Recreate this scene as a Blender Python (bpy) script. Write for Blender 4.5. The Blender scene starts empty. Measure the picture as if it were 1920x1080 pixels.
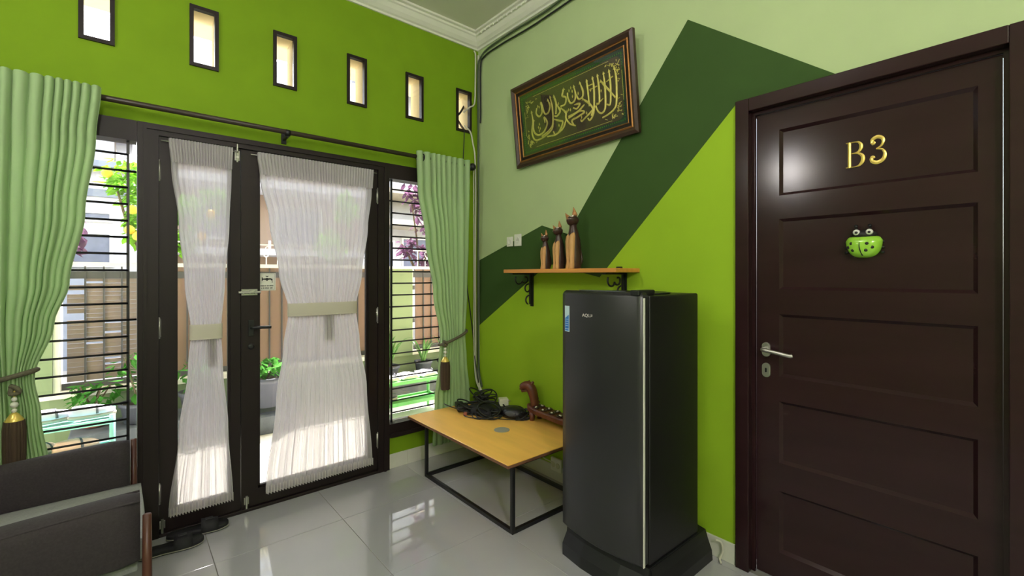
import bpy, bmesh, math, random
from mathutils import Vector, Matrix
random.seed(7)
scene = bpy.context.scene
COL = scene.collection

# ------------------------------------------------------------------ camera, sky, lights, exposure
A = math.radians(49.63)
cam_d = bpy.data.cameras.new('camera')
cam_d.sensor_width = 36.0
cam_d.lens = 36.0 * 852.7 / 1920.0
cam_d.shift_y = -24.5 / 1920.0
cam_d.clip_start = 0.02
cam = bpy.data.objects.new('camera', cam_d)
cam.location = (-2.133, -2.924, 1.33)
cam.rotation_euler = (math.pi / 2, 0, A - math.pi / 2)
COL.objects.link(cam)
scene.camera = cam

world = bpy.data.worlds.new('world'); scene.world = world
world.use_nodes = True
wn = world.node_tree
bg = wn.nodes['Background']
sky = wn.nodes.new('ShaderNodeTexSky')
sky.sky_type = 'NISHITA'
sky.sun_disc = False
sky.sun_elevation = math.radians(58)
sky.sun_rotation = math.radians(20)
sky.air_density = 1.2; sky.dust_density = 3.0
hs = wn.nodes.new('ShaderNodeHueSaturation'); hs.inputs['Saturation'].default_value = 0.35   # hazy tropical sky
wn.links.new(sky.outputs[0], hs.inputs['Color'])
wn.links.new(hs.outputs[0], bg.inputs[0])
bg.inputs[1].default_value = 0.85

sd = bpy.data.lights.new('sun', 'SUN')
sd.energy = 12.0; sd.angle = math.radians(0.6); sd.color = (1.0, 0.94, 0.92)
sun = bpy.data.objects.new('sun', sd); COL.objects.link(sun)
# light comes from over the street (+Y), a little from the right, high
sun.rotation_euler = Vector((0.16, 0.42, 0.90)).to_track_quat('Z', 'Y').to_euler()

vs = scene.view_settings
vs.view_transform = 'Standard'; vs.look = 'None'; vs.gamma = 1.0
vs.use_curve_mapping = False
vs.exposure = 1.0
scene.cycles.max_bounces = 14
scene.cycles.diffuse_bounces = 7
scene.cycles.glossy_bounces = 5
scene.cycles.transparent_max_bounces = 24
scene.cycles.sample_clamp_indirect = 6.0
scene.cycles.use_denoising = True

CEIL_LAMP_W = 8.0      # emitted by the two glass globes
REAR_FILL_W = 66.0  # fill globe added behind the camera
WALL_LAMP_W = 4.0

# ------------------------------------------------------------------ materials
def lin(c):
    return tuple((v / 255 / 12.92) if v / 255 <= 0.04045 else ((v / 255 + 0.055) / 1.055) ** 2.4 for v in c)

def new_mat(name):
    m = bpy.data.materials.new(name); m.use_nodes = True
    return m, m.node_tree, m.node_tree.nodes['Principled BSDF']

def mat(name, rgb, rough=0.6, metal=0.0, var=0.0, scale=8.0, bump=0.0, bscale=60.0, coat=0.0, spec=0.5, stretch=None, emit=0.0):
    m, nt, b = new_mat(name)
    c = lin(rgb) + (1,)
    b.inputs['Base Color'].default_value = c
    b.inputs['Roughness'].default_value = rough
    b.inputs['Metallic'].default_value = metal
    b.inputs['Coat Weight'].default_value = coat
    b.inputs['Specular IOR Level'].default_value = spec
    if emit:
        b.inputs['Emission Color'].default_value = c
        b.inputs['Emission Strength'].default_value = emit
    tc = nt.nodes.new('ShaderNodeTexCoord')
    src = tc.outputs['Object']
    if stretch:
        mp = nt.nodes.new('ShaderNodeMapping'); mp.inputs['Scale'].default_value = stretch
        nt.links.new(src, mp.inputs[0]); src = mp.outputs[0]
    if var:
        n = nt.nodes.new('ShaderNodeTexNoise'); n.inputs['Scale'].default_value = scale
        n.inputs['Detail'].default_value = 6
        nt.links.new(src, n.inputs['Vector'])
        r = nt.nodes.new('ShaderNodeValToRGB')
        r.color_ramp.elements[0].position = 0.3; r.color_ramp.elements[1].position = 0.7
        r.color_ramp.elements[0].color = tuple(max(0, v * (1 - var)) for v in c[:3]) + (1,)
        r.color_ramp.elements[1].color = tuple(min(1, v * (1 + var)) for v in c[:3]) + (1,)
        nt.links.new(n.outputs['Fac'], r.inputs[0]); nt.links.new(r.outputs[0], b.inputs['Base Color'])
    if bump:
        n2 = nt.nodes.new('ShaderNodeTexNoise'); n2.inputs['Scale'].default_value = bscale
        n2.inputs['Detail'].default_value = 4
        nt.links.new(src, n2.inputs['Vector'])
        bp = nt.nodes.new('ShaderNodeBump'); bp.inputs['Strength'].default_value = bump
        bp.inputs['Distance'].default_value = 0.004
        nt.links.new(n2.outputs['Fac'], bp.inputs['Height']); nt.links.new(bp.outputs[0], b.inputs['Normal'])
    return m

def glass_mat(name, tint=(1, 1, 1), refl=1.0):
    m, nt, b = new_mat(name); nt.nodes.remove(b)
    out = nt.nodes['Material Output']
    t = nt.nodes.new('ShaderNodeBsdfTransparent'); t.inputs[0].default_value = tint + (1,)
    g = nt.nodes.new('ShaderNodeBsdfGlossy'); g.inputs['Roughness'].default_value = 0.02
    fr = nt.nodes.new('ShaderNodeFresnel'); fr.inputs[0].default_value = 1.45
    mu = nt.nodes.new('ShaderNodeMath'); mu.operation = 'MULTIPLY'; mu.inputs[1].default_value = refl
    mx = nt.nodes.new('ShaderNodeMixShader')
    nt.links.new(fr.outputs[0], mu.inputs[0]); nt.links.new(mu.outputs[0], mx.inputs[0])
    nt.links.new(t.outputs[0], mx.inputs[1]); nt.links.new(g.outputs[0], mx.inputs[2])
    nt.links.new(mx.outputs[0], out.inputs[0])
    return m

def cloth_mat(name, rgb, transl=0.35, transp=0.0, stripe=0.0):
    m, nt, b = new_mat(name); nt.nodes.remove(b)
    out = nt.nodes['Material Output']
    c = lin(rgb) + (1,)
    d = nt.nodes.new('ShaderNodeBsdfDiffuse'); d.inputs[0].default_value = c
    t = nt.nodes.new('ShaderNodeBsdfTranslucent'); t.inputs[0].default_value = c
    mx = nt.nodes.new('ShaderNodeMixShader'); mx.inputs[0].default_value = transl
    nt.links.new(d.outputs[0], mx.inputs[1]); nt.links.new(t.outputs[0], mx.inputs[2])
    last = mx.outputs[0]
    tc = nt.nodes.new('ShaderNodeTexCoord')
    if transp:
        tr = nt.nodes.new('ShaderNodeBsdfTransparent')
        m2 = nt.nodes.new('ShaderNodeMixShader'); m2.inputs[0].default_value = transp
        if stripe:                     # weave of thicker and thinner warp threads
            uv = nt.nodes.new('ShaderNodeUVMap')
            mp = nt.nodes.new('ShaderNodeMapping'); mp.inputs['Scale'].default_value = (90, 0.6, 1)
            n = nt.nodes.new('ShaderNodeTexNoise'); n.inputs['Scale'].default_value = 1.0; n.inputs['Detail'].default_value = 3
            nt.links.new(uv.outputs[0], mp.inputs[0]); nt.links.new(mp.outputs[0], n.inputs['Vector'])
            mr = nt.nodes.new('ShaderNodeMapRange')
            mr.inputs['From Min'].default_value = 0.3; mr.inputs['From Max'].default_value = 0.7
            mr.inputs['To Min'].default_value = max(0, transp - stripe); mr.inputs['To Max'].default_value = transp + stripe
            nt.links.new(n.outputs['Fac'], mr.inputs[0]); nt.links.new(mr.outputs[0], m2.inputs[0])
        nt.links.new(last, m2.inputs[1]); nt.links.new(tr.outputs[0], m2.inputs[2])
        last = m2.outputs[0]
    nt.links.new(last, out.inputs[0])
    return m

def leaf_mat(name, rgb, transl=0.4):
    m, nt, b = new_mat(name); nt.nodes.remove(b)
    out = nt.nodes['Material Output']
    oi = nt.nodes.new('ShaderNodeTexCoord')
    n = nt.nodes.new('ShaderNodeTexNoise'); n.inputs['Scale'].default_value = 9
    nt.links.new(oi.outputs['Object'], n.inputs['Vector'])
    r = nt.nodes.new('ShaderNodeValToRGB')
    c = lin(rgb)
    r.color_ramp.elements[0].position = .35; r.color_ramp.elements[1].position = .68
    r.color_ramp.elements[0].color = tuple(v * .65 for v in c) + (1,)
    r.color_ramp.elements[1].color = tuple(min(1, v * 1.3) for v in c) + (1,)
    nt.links.new(n.outputs['Fac'], r.inputs[0])
    d = nt.nodes.new('ShaderNodeBsdfDiffuse'); t = nt.nodes.new('ShaderNodeBsdfTranslucent')
    nt.links.new(r.outputs[0], d.inputs[0]); nt.links.new(r.outputs[0], t.inputs[0])
    mx = nt.nodes.new('ShaderNodeMixShader'); mx.inputs[0].default_value = transl
    nt.links.new(d.outputs[0], mx.inputs[1]); nt.links.new(t.outputs[0], mx.inputs[2])
    nt.links.new(mx.outputs[0], out.inputs[0])
    return m

M = {}
M['green'] = mat('green_paint', (120, 154, 26), .75, spec=.2, var=.05, scale=5, bump=.06, bscale=90)
M['pale'] = mat('pale_green_paint', (176, 194, 146), .75, spec=.2, var=.03, scale=4, bump=.04, bscale=90)
M['lime'] = mat('lime_paint', (150, 186, 42), .75, spec=.2, var=.03, scale=4, bump=.04, bscale=90)
M['dark'] = mat('dark_green_paint', (56, 82, 38), .75, spec=.2, var=.05, scale=4, bump=.04, bscale=90)
M['ceil'] = mat('ceiling_paint', (214, 215, 198), .85, var=.02, scale=3)
M['cornice'] = mat('cornice_gypsum', (226, 226, 214), .7, var=.02, scale=14, bump=.05)
M['tile'] = mat('floor_tile', (176, 176, 182), .05, var=.03, scale=2.2, spec=.8, coat=1.0)
M['grout'] = mat('grout', (120, 118, 110), .9, var=.1)
M['basetile'] = mat('base_tile', (214, 214, 204), .25, var=.04)
M['wood'] = mat('dark_wood', (32, 23, 23), .45, spec=.3, var=.22, scale=7, stretch=(1, 1, .12), bump=.08, bscale=30)
M['door'] = mat('door_wood', (44, 25, 28), .16, spec=.35, var=.12, scale=9, stretch=(1, .15, 1), bump=.015, bscale=160)
M['black'] = mat('black_metal', (20, 20, 24), .42, var=.1)
M['rodmetal'] = mat('rod_brown_metal', (52, 42, 34), .4, var=.15)
M['steel'] = mat('brushed_steel', (196, 194, 188), .3, metal=.9, var=.05)
M['glass'] = glass_mat('window_glass')
M['pglass'] = glass_mat('picture_glass', refl=.3)
M['drape'] = cloth_mat('green_drape', (182, 209, 160), .30)
M['sheer'] = cloth_mat('sheer_voile', (218, 214, 217), .45, .10, .09)
M['sheerhem'] = cloth_mat('sheer_hem', (232, 228, 226), .4, .06)
M['band'] = cloth_mat('band_cloth', (212, 206, 192), .2)
M['rope'] = mat('rope_grey', (96, 92, 74), .8, var=.3, scale=120)
M['fringe'] = mat('fringe_brown', (70, 54, 40), .8, var=.35, scale=60, stretch=(1, 1, .03), bump=.5, bscale=120)
M['gold'] = mat('gold', (232, 204, 108), .3, metal=.45, var=.06)
M['crystal'] = mat('crystal_bead', (220, 220, 210), .08, spec=.8)
M['grey_fab'] = mat('dark_grey_fabric', (54, 48, 52), .85, var=.18, scale=150, bump=.35, bscale=400)
M['seat_fab'] = mat('light_grey_fabric', (150, 152, 152), .85, var=.1, scale=150, bump=.3, bscale=400)
M['redwood'] = mat('red_brown_wood', (82, 46, 36), .4, var=.25, scale=12, stretch=(1, 1, .1))
M['rubber'] = mat('black_rubber', (21, 20, 25), .7, var=.15, scale=40, bump=.2, bscale=200)
M['soleedge'] = mat('sole_edge', (150, 146, 138), .7)
M['tabletop'] = mat('yellow_wood_top', (246, 190, 96), .34, var=.09, scale=4, stretch=(3, .5, 1), spec=.4)
M['tableedge'] = mat('table_edge', (120, 82, 60), .6, var=.15)
M['silver'] = mat('silver_disc', (168, 164, 156), .45, metal=.3)
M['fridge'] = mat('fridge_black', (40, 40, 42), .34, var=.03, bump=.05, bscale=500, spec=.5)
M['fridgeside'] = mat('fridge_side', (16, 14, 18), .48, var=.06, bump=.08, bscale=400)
M['plastic'] = mat('black_plastic', (24, 24, 26), .42, var=.05)
M['whitestrip'] = mat('white_trim', (214, 210, 204), .4)
M['white'] = mat('white_plastic', (226, 226, 218), .4)
M['offwhite'] = mat('off_white_plastic', (205, 206, 180), .5)
M['blue'] = mat('blue_print', (40, 120, 205), .4)
M['lightblue'] = mat('pale_blue_print', (196, 220, 232), .4)
M['shelf'] = mat('shelf_wood', (206, 140, 66), .42, var=.14, scale=6, stretch=(4, .4, 4))
M['catdark'] = mat('cat_dark_wood', (62, 42, 36), .3, var=.2, scale=30)
M['catlight'] = mat('cat_light_wood', (200, 152, 96), .55, var=.18, scale=40, stretch=(1, 1, .2), bump=.3, bscale=120)
M['catear'] = mat('cat_ear_wood', (168, 116, 72), .5, var=.2, scale=40)
M['frame_brown'] = mat('frame_brown', (58, 38, 26), .4, var=.25, scale=20, stretch=(1, .2, 1))
M['frame_gold'] = mat('frame_gold', (156, 108, 58), .35, metal=.7, var=.15, scale=40)
M['picgreen'] = mat('picture_green', (20, 50, 38), .7, var=.12, scale=20)
M['picbrown'] = mat('picture_brown', (66, 56, 36), .7, var=.12, scale=20)
M['callig'] = mat('calligraphy_gold', (216, 204, 112), .4, metal=.3, var=.15, scale=30)
M['cableW'] = mat('white_cable', (206, 204, 188), .55)
M['cableB'] = mat('black_cable', (26, 28, 28), .5)
M['cableG'] = mat('grey_green_cable', (70, 84, 62), .55)
M['carved'] = mat('carved_red_wood', (98, 52, 38), .4, var=.25, scale=25, bump=.3, bscale=60)
M['shell'] = mat('shell_white', (220, 210, 196), .4)
M['bug'] = mat('ladybug_green', (150, 206, 64), .18, spec=.6)
M['ink'] = mat('black_ink', (20, 20, 20), .5)
M['signpaper'] = mat('sign_paper', (214, 214, 204), .5)
M['porch'] = mat('porch_tile', (214, 210, 200), .35, var=.05, scale=3)
M['asphalt'] = mat('street', (140, 136, 130), .9, var=.12, scale=3)
M['gardenwall'] = mat('garden_wall_paint', (130, 146, 112), .8, var=.05, scale=3)
M['coping'] = mat('white_coping', (232, 230, 222), .7, var=.04)
M['board'] = mat('fence_board', (128, 102, 92), .7, var=.15, scale=6, stretch=(1, 1, .1))
M['boardg'] = mat('weathered_board', (128, 112, 110), .75, var=.15, scale=6, stretch=(.2, 1, 1))
M['fencebar'] = mat('fence_bar', (72, 70, 78), .6)
M['whiteiron'] = mat('white_iron', (226, 224, 222), .5)
M['hwhite'] = mat('house_white', (200, 200, 202), .85, var=.05, scale=1.5)
M['hcream'] = mat('house_cream', (190, 182, 160), .85, var=.05, scale=1.5)
M['hbeige'] = mat('house_beige', (146, 124, 104), .85, var=.06, scale=1.5)
M['roofgrey'] = mat('roof_grey', (120, 126, 138), .7, var=.1, scale=4)
M['hwin'] = mat('house_window', (104, 108, 126), .3, var=.1)
M['cream'] = mat('cream_reveal', (226, 212, 170), .8, var=.03)
M['concrete'] = mat('concrete_dark', (86, 90, 96), .85, var=.18, scale=10, bump=.3)
M['leafG'] = leaf_mat('citrus_leaf', (118, 176, 46))
M['leafD'] = leaf_mat('shrub_leaf', (70, 128, 54))
M['leafP'] = leaf_mat('purple_leaf', (104, 74, 98))
M['agave'] = leaf_mat('agave_leaf', (110, 150, 92), .15)
M['yellow'] = mat('yellow_fruit', (236, 190, 40), .5, var=.1)
M['bark'] = mat('bark', (96, 80, 64), .9, var=.25, scale=14, bump=.5)
M['soil'] = mat('soil', (60, 48, 40), .95, var=.3, scale=40, bump=.5)
M['pot'] = mat('plant_pot', (72, 74, 84), .6, var=.1)
M['terra'] = mat('terracotta', (168, 96, 78), .8, var=.15)
M['rackgreen'] = mat('rack_green', (88, 160, 84), .4)
M['rackteal'] = mat('rack_teal', (118, 178, 168), .4)
M['paperwhite'] = mat('news_paper', (228, 226, 224), .7, var=.12, scale=20)
M['shoepink'] = mat('shoe_pink', (206, 168, 152), .6, var=.15)
M['shoelilac'] = mat('shoe_lilac', (196, 190, 214), .6, var=.15)
M['lampglow'] = mat('lamp_diffuser', (255, 246, 230), .5, emit=20.0)

# ------------------------------------------------------------------ builders
ORIG = {}     # world position of each object's origin
def wpos(o):
    return ORIG[o.name]

def tag(o, label=None, cat=None, group=None, kind=None):
    if label: o['label'] = label
    if cat: o['category'] = cat
    if group: o['group'] = group
    if kind: o['kind'] = kind
    return o

def thing(name, loc, label, cat, group=None, kind=None):
    o = bpy.data.objects.new(name, None)
    o.empty_display_size = .05
    COL.objects.link(o); o.location = loc
    ORIG[o.name] = Vector(loc)
    return tag(o, label, cat, group, kind)

def link(name, me, m, parent=None, smooth=False, base=False):
    """me holds world coordinates; the origin moves to the middle (or base) of its box"""
    if m is not None and not me.materials:
        for mm in (m if isinstance(m, (list, tuple)) else [m]):
            me.materials.append(mm)
    co = [v.co for v in me.vertices]
    lo = Vector([min(c[i] for c in co) for i in range(3)]); hi = Vector([max(c[i] for c in co) for i in range(3)])
    ctr = (lo + hi) / 2
    if parent is None: ctr.z = lo.z
    me.transform(Matrix.Translation(-ctr))
    if smooth:
        for p in me.polygons: p.use_smooth = True
    o = bpy.data.objects.new(name, me); COL.objects.link(o)
    if parent is not None:
        o.parent = parent; o.location = ctr - wpos(parent)
    else:
        o.location = ctr
    ORIG[o.name] = ctr
    me.name = name
    return o

def mesh(name, vs_, fs, m, parent=None, smooth=False, xf=None):
    me = bpy.data.meshes.new(name)
    if xf is not None: vs_ = [xf @ Vector(v) for v in vs_]
    me.from_pydata([tuple(v) for v in vs_], [], fs)
    bm = bmesh.new(); bm.from_mesh(me); bmesh.ops.recalc_face_normals(bm, faces=bm.faces); bm.to_mesh(me); bm.free()
    me.update()
    return link(name, me, m, parent, smooth)

def bm_obj(name, bm, m, parent=None, smooth=False):
    bmesh.ops.recalc_face_normals(bm, faces=bm.faces)
    me = bpy.data.meshes.new(name); bm.to_mesh(me); bm.free()
    return link(name, me, m, parent, smooth)

def bm_box(bm, x0, x1, y0, y1, z0, z1, bev=0.0, seg=2, xf=None):
    r = bmesh.ops.create_cube(bm, size=1)
    mt = Matrix.Translation(((x0 + x1) / 2, (y0 + y1) / 2, (z0 + z1) / 2)) @ Matrix.Diagonal((abs(x1 - x0), abs(y1 - y0), abs(z1 - z0), 1))
    if xf is not None: mt = xf @ mt
    bmesh.ops.transform(bm, matrix=mt, verts=r['verts'])
    if bev:
        es = list({e for v in r['verts'] for e in v.link_edges})
        bmesh.ops.bevel(bm, geom=es, offset=bev, segments=seg, affect='EDGES', profile=.5)

def box(name, x0, x1, y0, y1, z0, z1, m, parent=None, bev=0.0, seg=2, xf=None, smooth=False):
    bm = bmesh.new(); bm_box(bm, x0, x1, y0, y1, z0, z1, bev, seg, xf)
    return bm_obj(name, bm, m, parent, smooth)

def boxes(name, lst, m, parent=None, bev=0.0):
    bm = bmesh.new()
    for b in lst: bm_box(bm, *b, bev=bev)
    return bm_obj(name, bm, m, parent)

def smooth_pts(pts, n=6):
    pts = [Vector(p) for p in pts]
    if len(pts) < 3: return pts
    out = []
    P = [pts[0] * 2 - pts[1]] + pts + [pts[-1] * 2 - pts[-2]]
    for i in range(1, len(P) - 2):
        for k in range(n):
            t = k / n
            a, b, c, d = P[i - 1], P[i], P[i + 1], P[i + 2]
            out.append(.5 * ((2 * b) + (c - a) * t + (2 * a - 5 * b + 4 * c - d) * t * t + (-a + 3 * b - 3 * c + d) * t ** 3))
    out.append(pts[-1])
    return out

def sweep(pts, r, seg=8, closed=False, rfun=None, flat=1.0, up=None):
    """verts, faces of a tube along pts; flat squeezes it along the second normal"""
    pts = [Vector(p) for p in pts]; n = len(pts)
    vs_, fs = [], []
    prev = None
    for i, p in enumerate(pts):
        a = pts[(i - 1) % n] if (closed or i > 0) else p
        b = pts[(i + 1) % n] if (closed or i < n - 1) else p
        t = (b - a)
        if t.length < 1e-9: t = Vector((0, 0, 1))
        t.normalize()
        if up is not None:
            u = t.cross(Vector(up))
            if u.length < 1e-6: u = t.orthogonal()
        elif prev is None: u = t.orthogonal()
        else:
            u = prev - t * prev.dot(t)
            if u.length < 1e-6: u = t.orthogonal()
        u.normalize(); prev = u
        w = t.cross(u)
        rr = r * (rfun(i / max(1, n - 1)) if rfun else 1)
        for k in range(seg):
            an = 2 * math.pi * k / seg
            vs_.append(p + u * (math.cos(an) * rr) + w * (math.sin(an) * rr * flat))
    m_ = n if closed else n - 1
    for i in range(m_):
        for k in range(seg):
            a = i * seg + k; b = i * seg + (k + 1) % seg
            c = ((i + 1) % n) * seg + (k + 1) % seg; d = ((i + 1) % n) * seg + k
            fs.append((a, b, c, d))
    if not closed:
        fs.append(tuple(range(seg))); fs.append(tuple((n - 1) * seg + k for k in range(seg)))
    return vs_, fs

def tube(name, pts, r, m, parent=None, seg=8, sm=0, closed=False, rfun=None, flat=1.0, up=None):
    if sm: pts = smooth_pts(pts, sm)
    v, f = sweep(pts, r, seg, closed, rfun, flat, up)
    return mesh(name, v, f, m, parent, smooth=seg > 4)

def tubes(name, lst, r, m, parent=None, seg=6, sm=5, rfun=None, flat=1.0, up=None):
    V, F = [], []
    for pts in lst:
        v, f = sweep(smooth_pts(pts, sm) if sm else pts, r, seg, False, rfun, flat, up)
        o = len(V); V += v; F += [tuple(i + o for i in q) for q in f]
    return mesh(name, V, F, m, parent, smooth=True)

def lathe(name, prof, c, m, parent=None, seg=20, xf=None, smooth=True, sx=1, sy=1):
    V, F = [], []
    for r, z in prof:
        for k in range(seg):
            a = 2 * math.pi * k / seg
            V.append((c[0] + r * sx * math.cos(a), c[1] + r * sy * math.sin(a), c[2] + z))
    n = len(prof)
    for i in range(n - 1):
        for k in range(seg):
            F.append((i * seg + k, i * seg + (k + 1) % seg, (i + 1) * seg + (k + 1) % seg, (i + 1) * seg + k))
    F.append(tuple(range(seg))); F.append(tuple((n - 1) * seg + k for k in range(seg)))
    return mesh(name, V, F, m, parent, smooth, xf)

def loft(name, rings, m, parent=None, smooth=True, xf=None):
    V, F = [], []; s = len(rings[0])
    for r in rings: V += [tuple(p) for p in r]
    for i in range(len(rings) - 1):
        for k in range(s):
            F.append((i * s + k, i * s + (k + 1) % s, (i + 1) * s + (k + 1) % s, (i + 1) * s + k))
    F.append(tuple(range(s))); F.append(tuple((len(rings) - 1) * s + k for k in range(s)))
    return mesh(name, V, F, m, parent, smooth, xf)

def prism(name, poly, t, m, parent=None, xf=None, bev=0.0):
    """poly: list of (a, b) in a local plane, thickness t along local +z; xf maps local to world"""
    bm = bmesh.new()
    vs_ = [bm.verts.new((p[0], p[1], 0)) for p in poly]
    f = bm.faces.new(vs_)
    r = bmesh.ops.extrude_face_region(bm, geom=[f])
    top = [v for v in r['geom'] if isinstance(v, bmesh.types.BMVert)]
    bmesh.ops.translate(bm, verts=top, vec=(0, 0, t))
    if bev:
        es = [e for e in bm.edges if all(v in top for v in e.verts)]
        bmesh.ops.bevel(bm, geom=es, offset=bev, segments=2, affect='EDGES')
    if len(poly) > 4:
        bmesh.ops.triangulate(bm, faces=[q for q in bm.faces if len(q.verts) > 4])
    if xf is not None: bmesh.ops.transform(bm, matrix=xf, verts=bm.verts)
    return bm_obj(name, bm, m, parent)

def frame_xf(o, ex, ey):
    ex = Vector(ex).normalized(); ey = Vector(ey).normalized(); ez = ex.cross(ey)
    mt = Matrix((ex, ey, ez)).transposed().to_4x4(); mt.translation = Vector(o)
    return mt

def copy_tree(o, parent=None, dloc=None):
    c = o.copy(); COL.objects.link(c); c.parent = parent
    for ch in list(o.children): copy_tree(ch, c)
    return c

def interp(rows, z, k):
    """rows sorted from top: (z, ...); smooth interpolation of column k"""
    if z >= rows[0][0]: return rows[0][k]
    for a, b in zip(rows, rows[1:]):
        if z >= b[0]:
            t = (a[0] - z) / (a[0] - b[0]); t = t * t * (3 - 2 * t)
            return a[k] + (b[k] - a[k]) * t
    return rows[-1][k]

def cloth(name, rows, folds, m, parent, nz=46, per=10, ph=0.0, wob=.25, thick=.0012, sharp=.7, tubes_=False, seed=1):
    """rows: (z, xleft, xright, amplitude, y). A hanging sheet with folds gathered between xleft and xright"""
    rnd = random.Random(seed)
    ncol = folds * per
    jit = [rnd.uniform(-.4, .4) for _ in range(folds + 2)]
    z0, z1 = rows[0][0], rows[-1][0]
    V, F, UV = [], [], []
    for i in range(nz + 1):
        z = z0 + (z1 - z0) * i / nz
        xl, xr, am, yb = (interp(rows, z, k) for k in (1, 2, 3, 4))
        for j in range(ncol + 1):
            s = j / ncol
            q = (s + (.022 * math.sin(7.9 * s + seed) + .010 * math.sin(19 * s + 2 * seed) - .022 * math.sin(seed) * (1 - s) - .010 * math.sin(2 * seed) * (1 - s) - s * (.022 * math.sin(7.9 + seed) + .010 * math.sin(19 + 2 * seed)) if tubes_ else 0)) * folds
            w = 1 + (.35 if not tubes_ else 1.5 * min(1, (z0 - z) * 2.2)) * jit[int(max(0, min(q, folds - .001)))]
            sn = math.sin(2 * math.pi * q + ph + wob * math.sin(3 * z + 5 * s))
            sn = math.copysign(abs(sn) ** sharp, sn)
            if tubes_:                       # round tubes in front, narrow gaps behind
                f = (q + .02 * wob * math.sin(3 * z + 5 * s)) % 1.0
                sn = (-.12 - .88 * w * max(0.0, math.sin(math.pi * f / .9)) ** .5 if f < .9 else -.12) / w
            x = xl + s * (xr - xl) + (0 if tubes_ else .09 * (xr - xl) / folds * math.sin(4 * math.pi * q))
            V.append((x, yb + am * w * sn, z)); UV.append((s, i / nz))
    for i in range(nz):
        for j in range(ncol):
            a = i * (ncol + 1) + j
            F.append((a, a + 1, a + ncol + 2, a + ncol + 1))
    me = bpy.data.meshes.new(name); me.from_pydata(V, [], F)
    ul = me.uv_layers.new(name='UVMap')
    for p in me.polygons:
        for li, vi in zip(p.loop_indices, p.vertices): ul.data[li].uv = UV[vi]
    me.update()
    o = link(name, me, m, parent, True)
    if thick:
        md = o.modifiers.new('thickness', 'SOLIDIFY'); md.thickness = thick; md.offset = 0
    return o

# ------------------------------------------------------------------ room shell
H = 3.2
XL, YB = -3.3, -5.2       # left and back walls of the room
WT = 0.16                 # thickness of the window wall

fl = thing('floor', (XL / 2, YB / 2, 0), 'floor of large glossy light grey ceramic tiles', 'floor', kind='structure')
box('grout_bed', XL, .12, YB, .02, -.10, -.0025, M['grout'], fl)
tx = [0, -.05, -.64, -1.23, -1.82, -2.41, -3.0, XL]
ty = [.0, -.44, -1.04, -1.64, -2.24, -2.84, -3.44, -4.04, -4.64, YB]
tile_mesh = {}
for i in range(len(tx) - 1):
    for j in range(len(ty) - 1):
        x1, x0, y1, y0 = tx[i] - .0012, tx[i + 1] + .0012, ty[j] - .0012, ty[j + 1] + .0012
        key = (round(x1 - x0, 4), round(y1 - y0, 4))
        if key in tile_mesh:
            o = bpy.data.objects.new('tile', tile_mesh[key]); COL.objects.link(o)
            o.parent = fl; o.location = Vector(((x0 + x1) / 2, (y0 + y1) / 2, -.004)) - wpos(fl)
        else:
            o = box('tile', x0, x1, y0, y1, -.008, 0, M['tile'], fl, bev=.0008, seg=1)
            tile_mesh[key] = o.data

# openings in the window wall: side window / door / side window, and six small high windows
WX = [(-2.63, -2.09), (-.76, -.22)]        # glazed openings of the side windows
DX = (-2.005, -.841)                       # both leaves of the door
OPX = (-2.70, -.15); OPZ = 2.09; SILL = .217
SW = [(-2.30, -2.172), (-1.876, -1.746), (-1.477, -1.348), (-1.046, -.915), (-.632, -.493), (-.209, -.070)]
SZ = (2.435, 2.757)
wl = []
wl.append((XL, OPX[0], 0, WT, 0, SZ[0])); wl.append((OPX[1], 0.12, 0, WT, 0, SZ[0]))
wl.append((OPX[0], OPX[1], 0, WT, OPZ, SZ[0]))
wl.append((OPX[0], -2.089, 0, WT, 0, SILL)); wl.append((-.79, OPX[1], 0, WT, 0, SILL))
wl.append((XL, .12, 0, WT, SZ[1], H))
xs = [XL] + [v for s in SW for v in s] + [.12]
for k in range(0, len(xs), 2): wl.append((xs[k], xs[k + 1], 0, WT, SZ[0], SZ[1]))
tag(boxes('wall_left', wl, M['green']), 'bright green painted wall with the glass door and small high windows', 'wall', kind='structure')

# door wall with its painted zigzag
DY = (-2.905, -2.003); DH = 2.118
wr = thing('wall_right', (0.06, -2.5, 0), 'pale green wall painted with a dark green zigzag band above lime', 'wall', kind='structure')
boxes('wall_body', [(0, .12, DY[1], 0, 0, H), (0, .12, DY[0], DY[1], DH, H), (0, .12, YB, DY[0], 0, H)], M['pale'], wr)
XFR = frame_xf((-.0006, 0, 0), (0, -1, 0), (0, 0, 1))       # local (a, b) = (-Y, Z), thickness into the room
low = [(0, .92), (.79, 1.405), (1.215, 1.316), (2.003, 2.113)]
prism('lime_paint', [(0, 0), (2.003, 0)] + low[::-1], .0012, M['lime'], wr, xf=XFR)
prism('dark_green_band', low + [(2.003, 2.118), (2.39, 2.118), (1.767, 2.60), (.962, 1.588), (.727, 1.662), (0, 1.44)], .0012, M['dark'], wr, xf=XFR)

tag(box('wall_back', XL - .1, .12, YB - .1, YB, 0, H, M['pale']), 'pale green wall behind the viewer', 'wall', kind='structure')
tag(box('wall_side', XL - .1, XL, YB, WT, 0, H, M['pale']), 'pale green wall beside the armchair', 'wall', kind='structure')
tag(box('ceiling', XL - .1, .12, YB - .1, WT, H, H + .1, M['ceil']), 'plain off white ceiling', 'ceiling', kind='structure')

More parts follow.
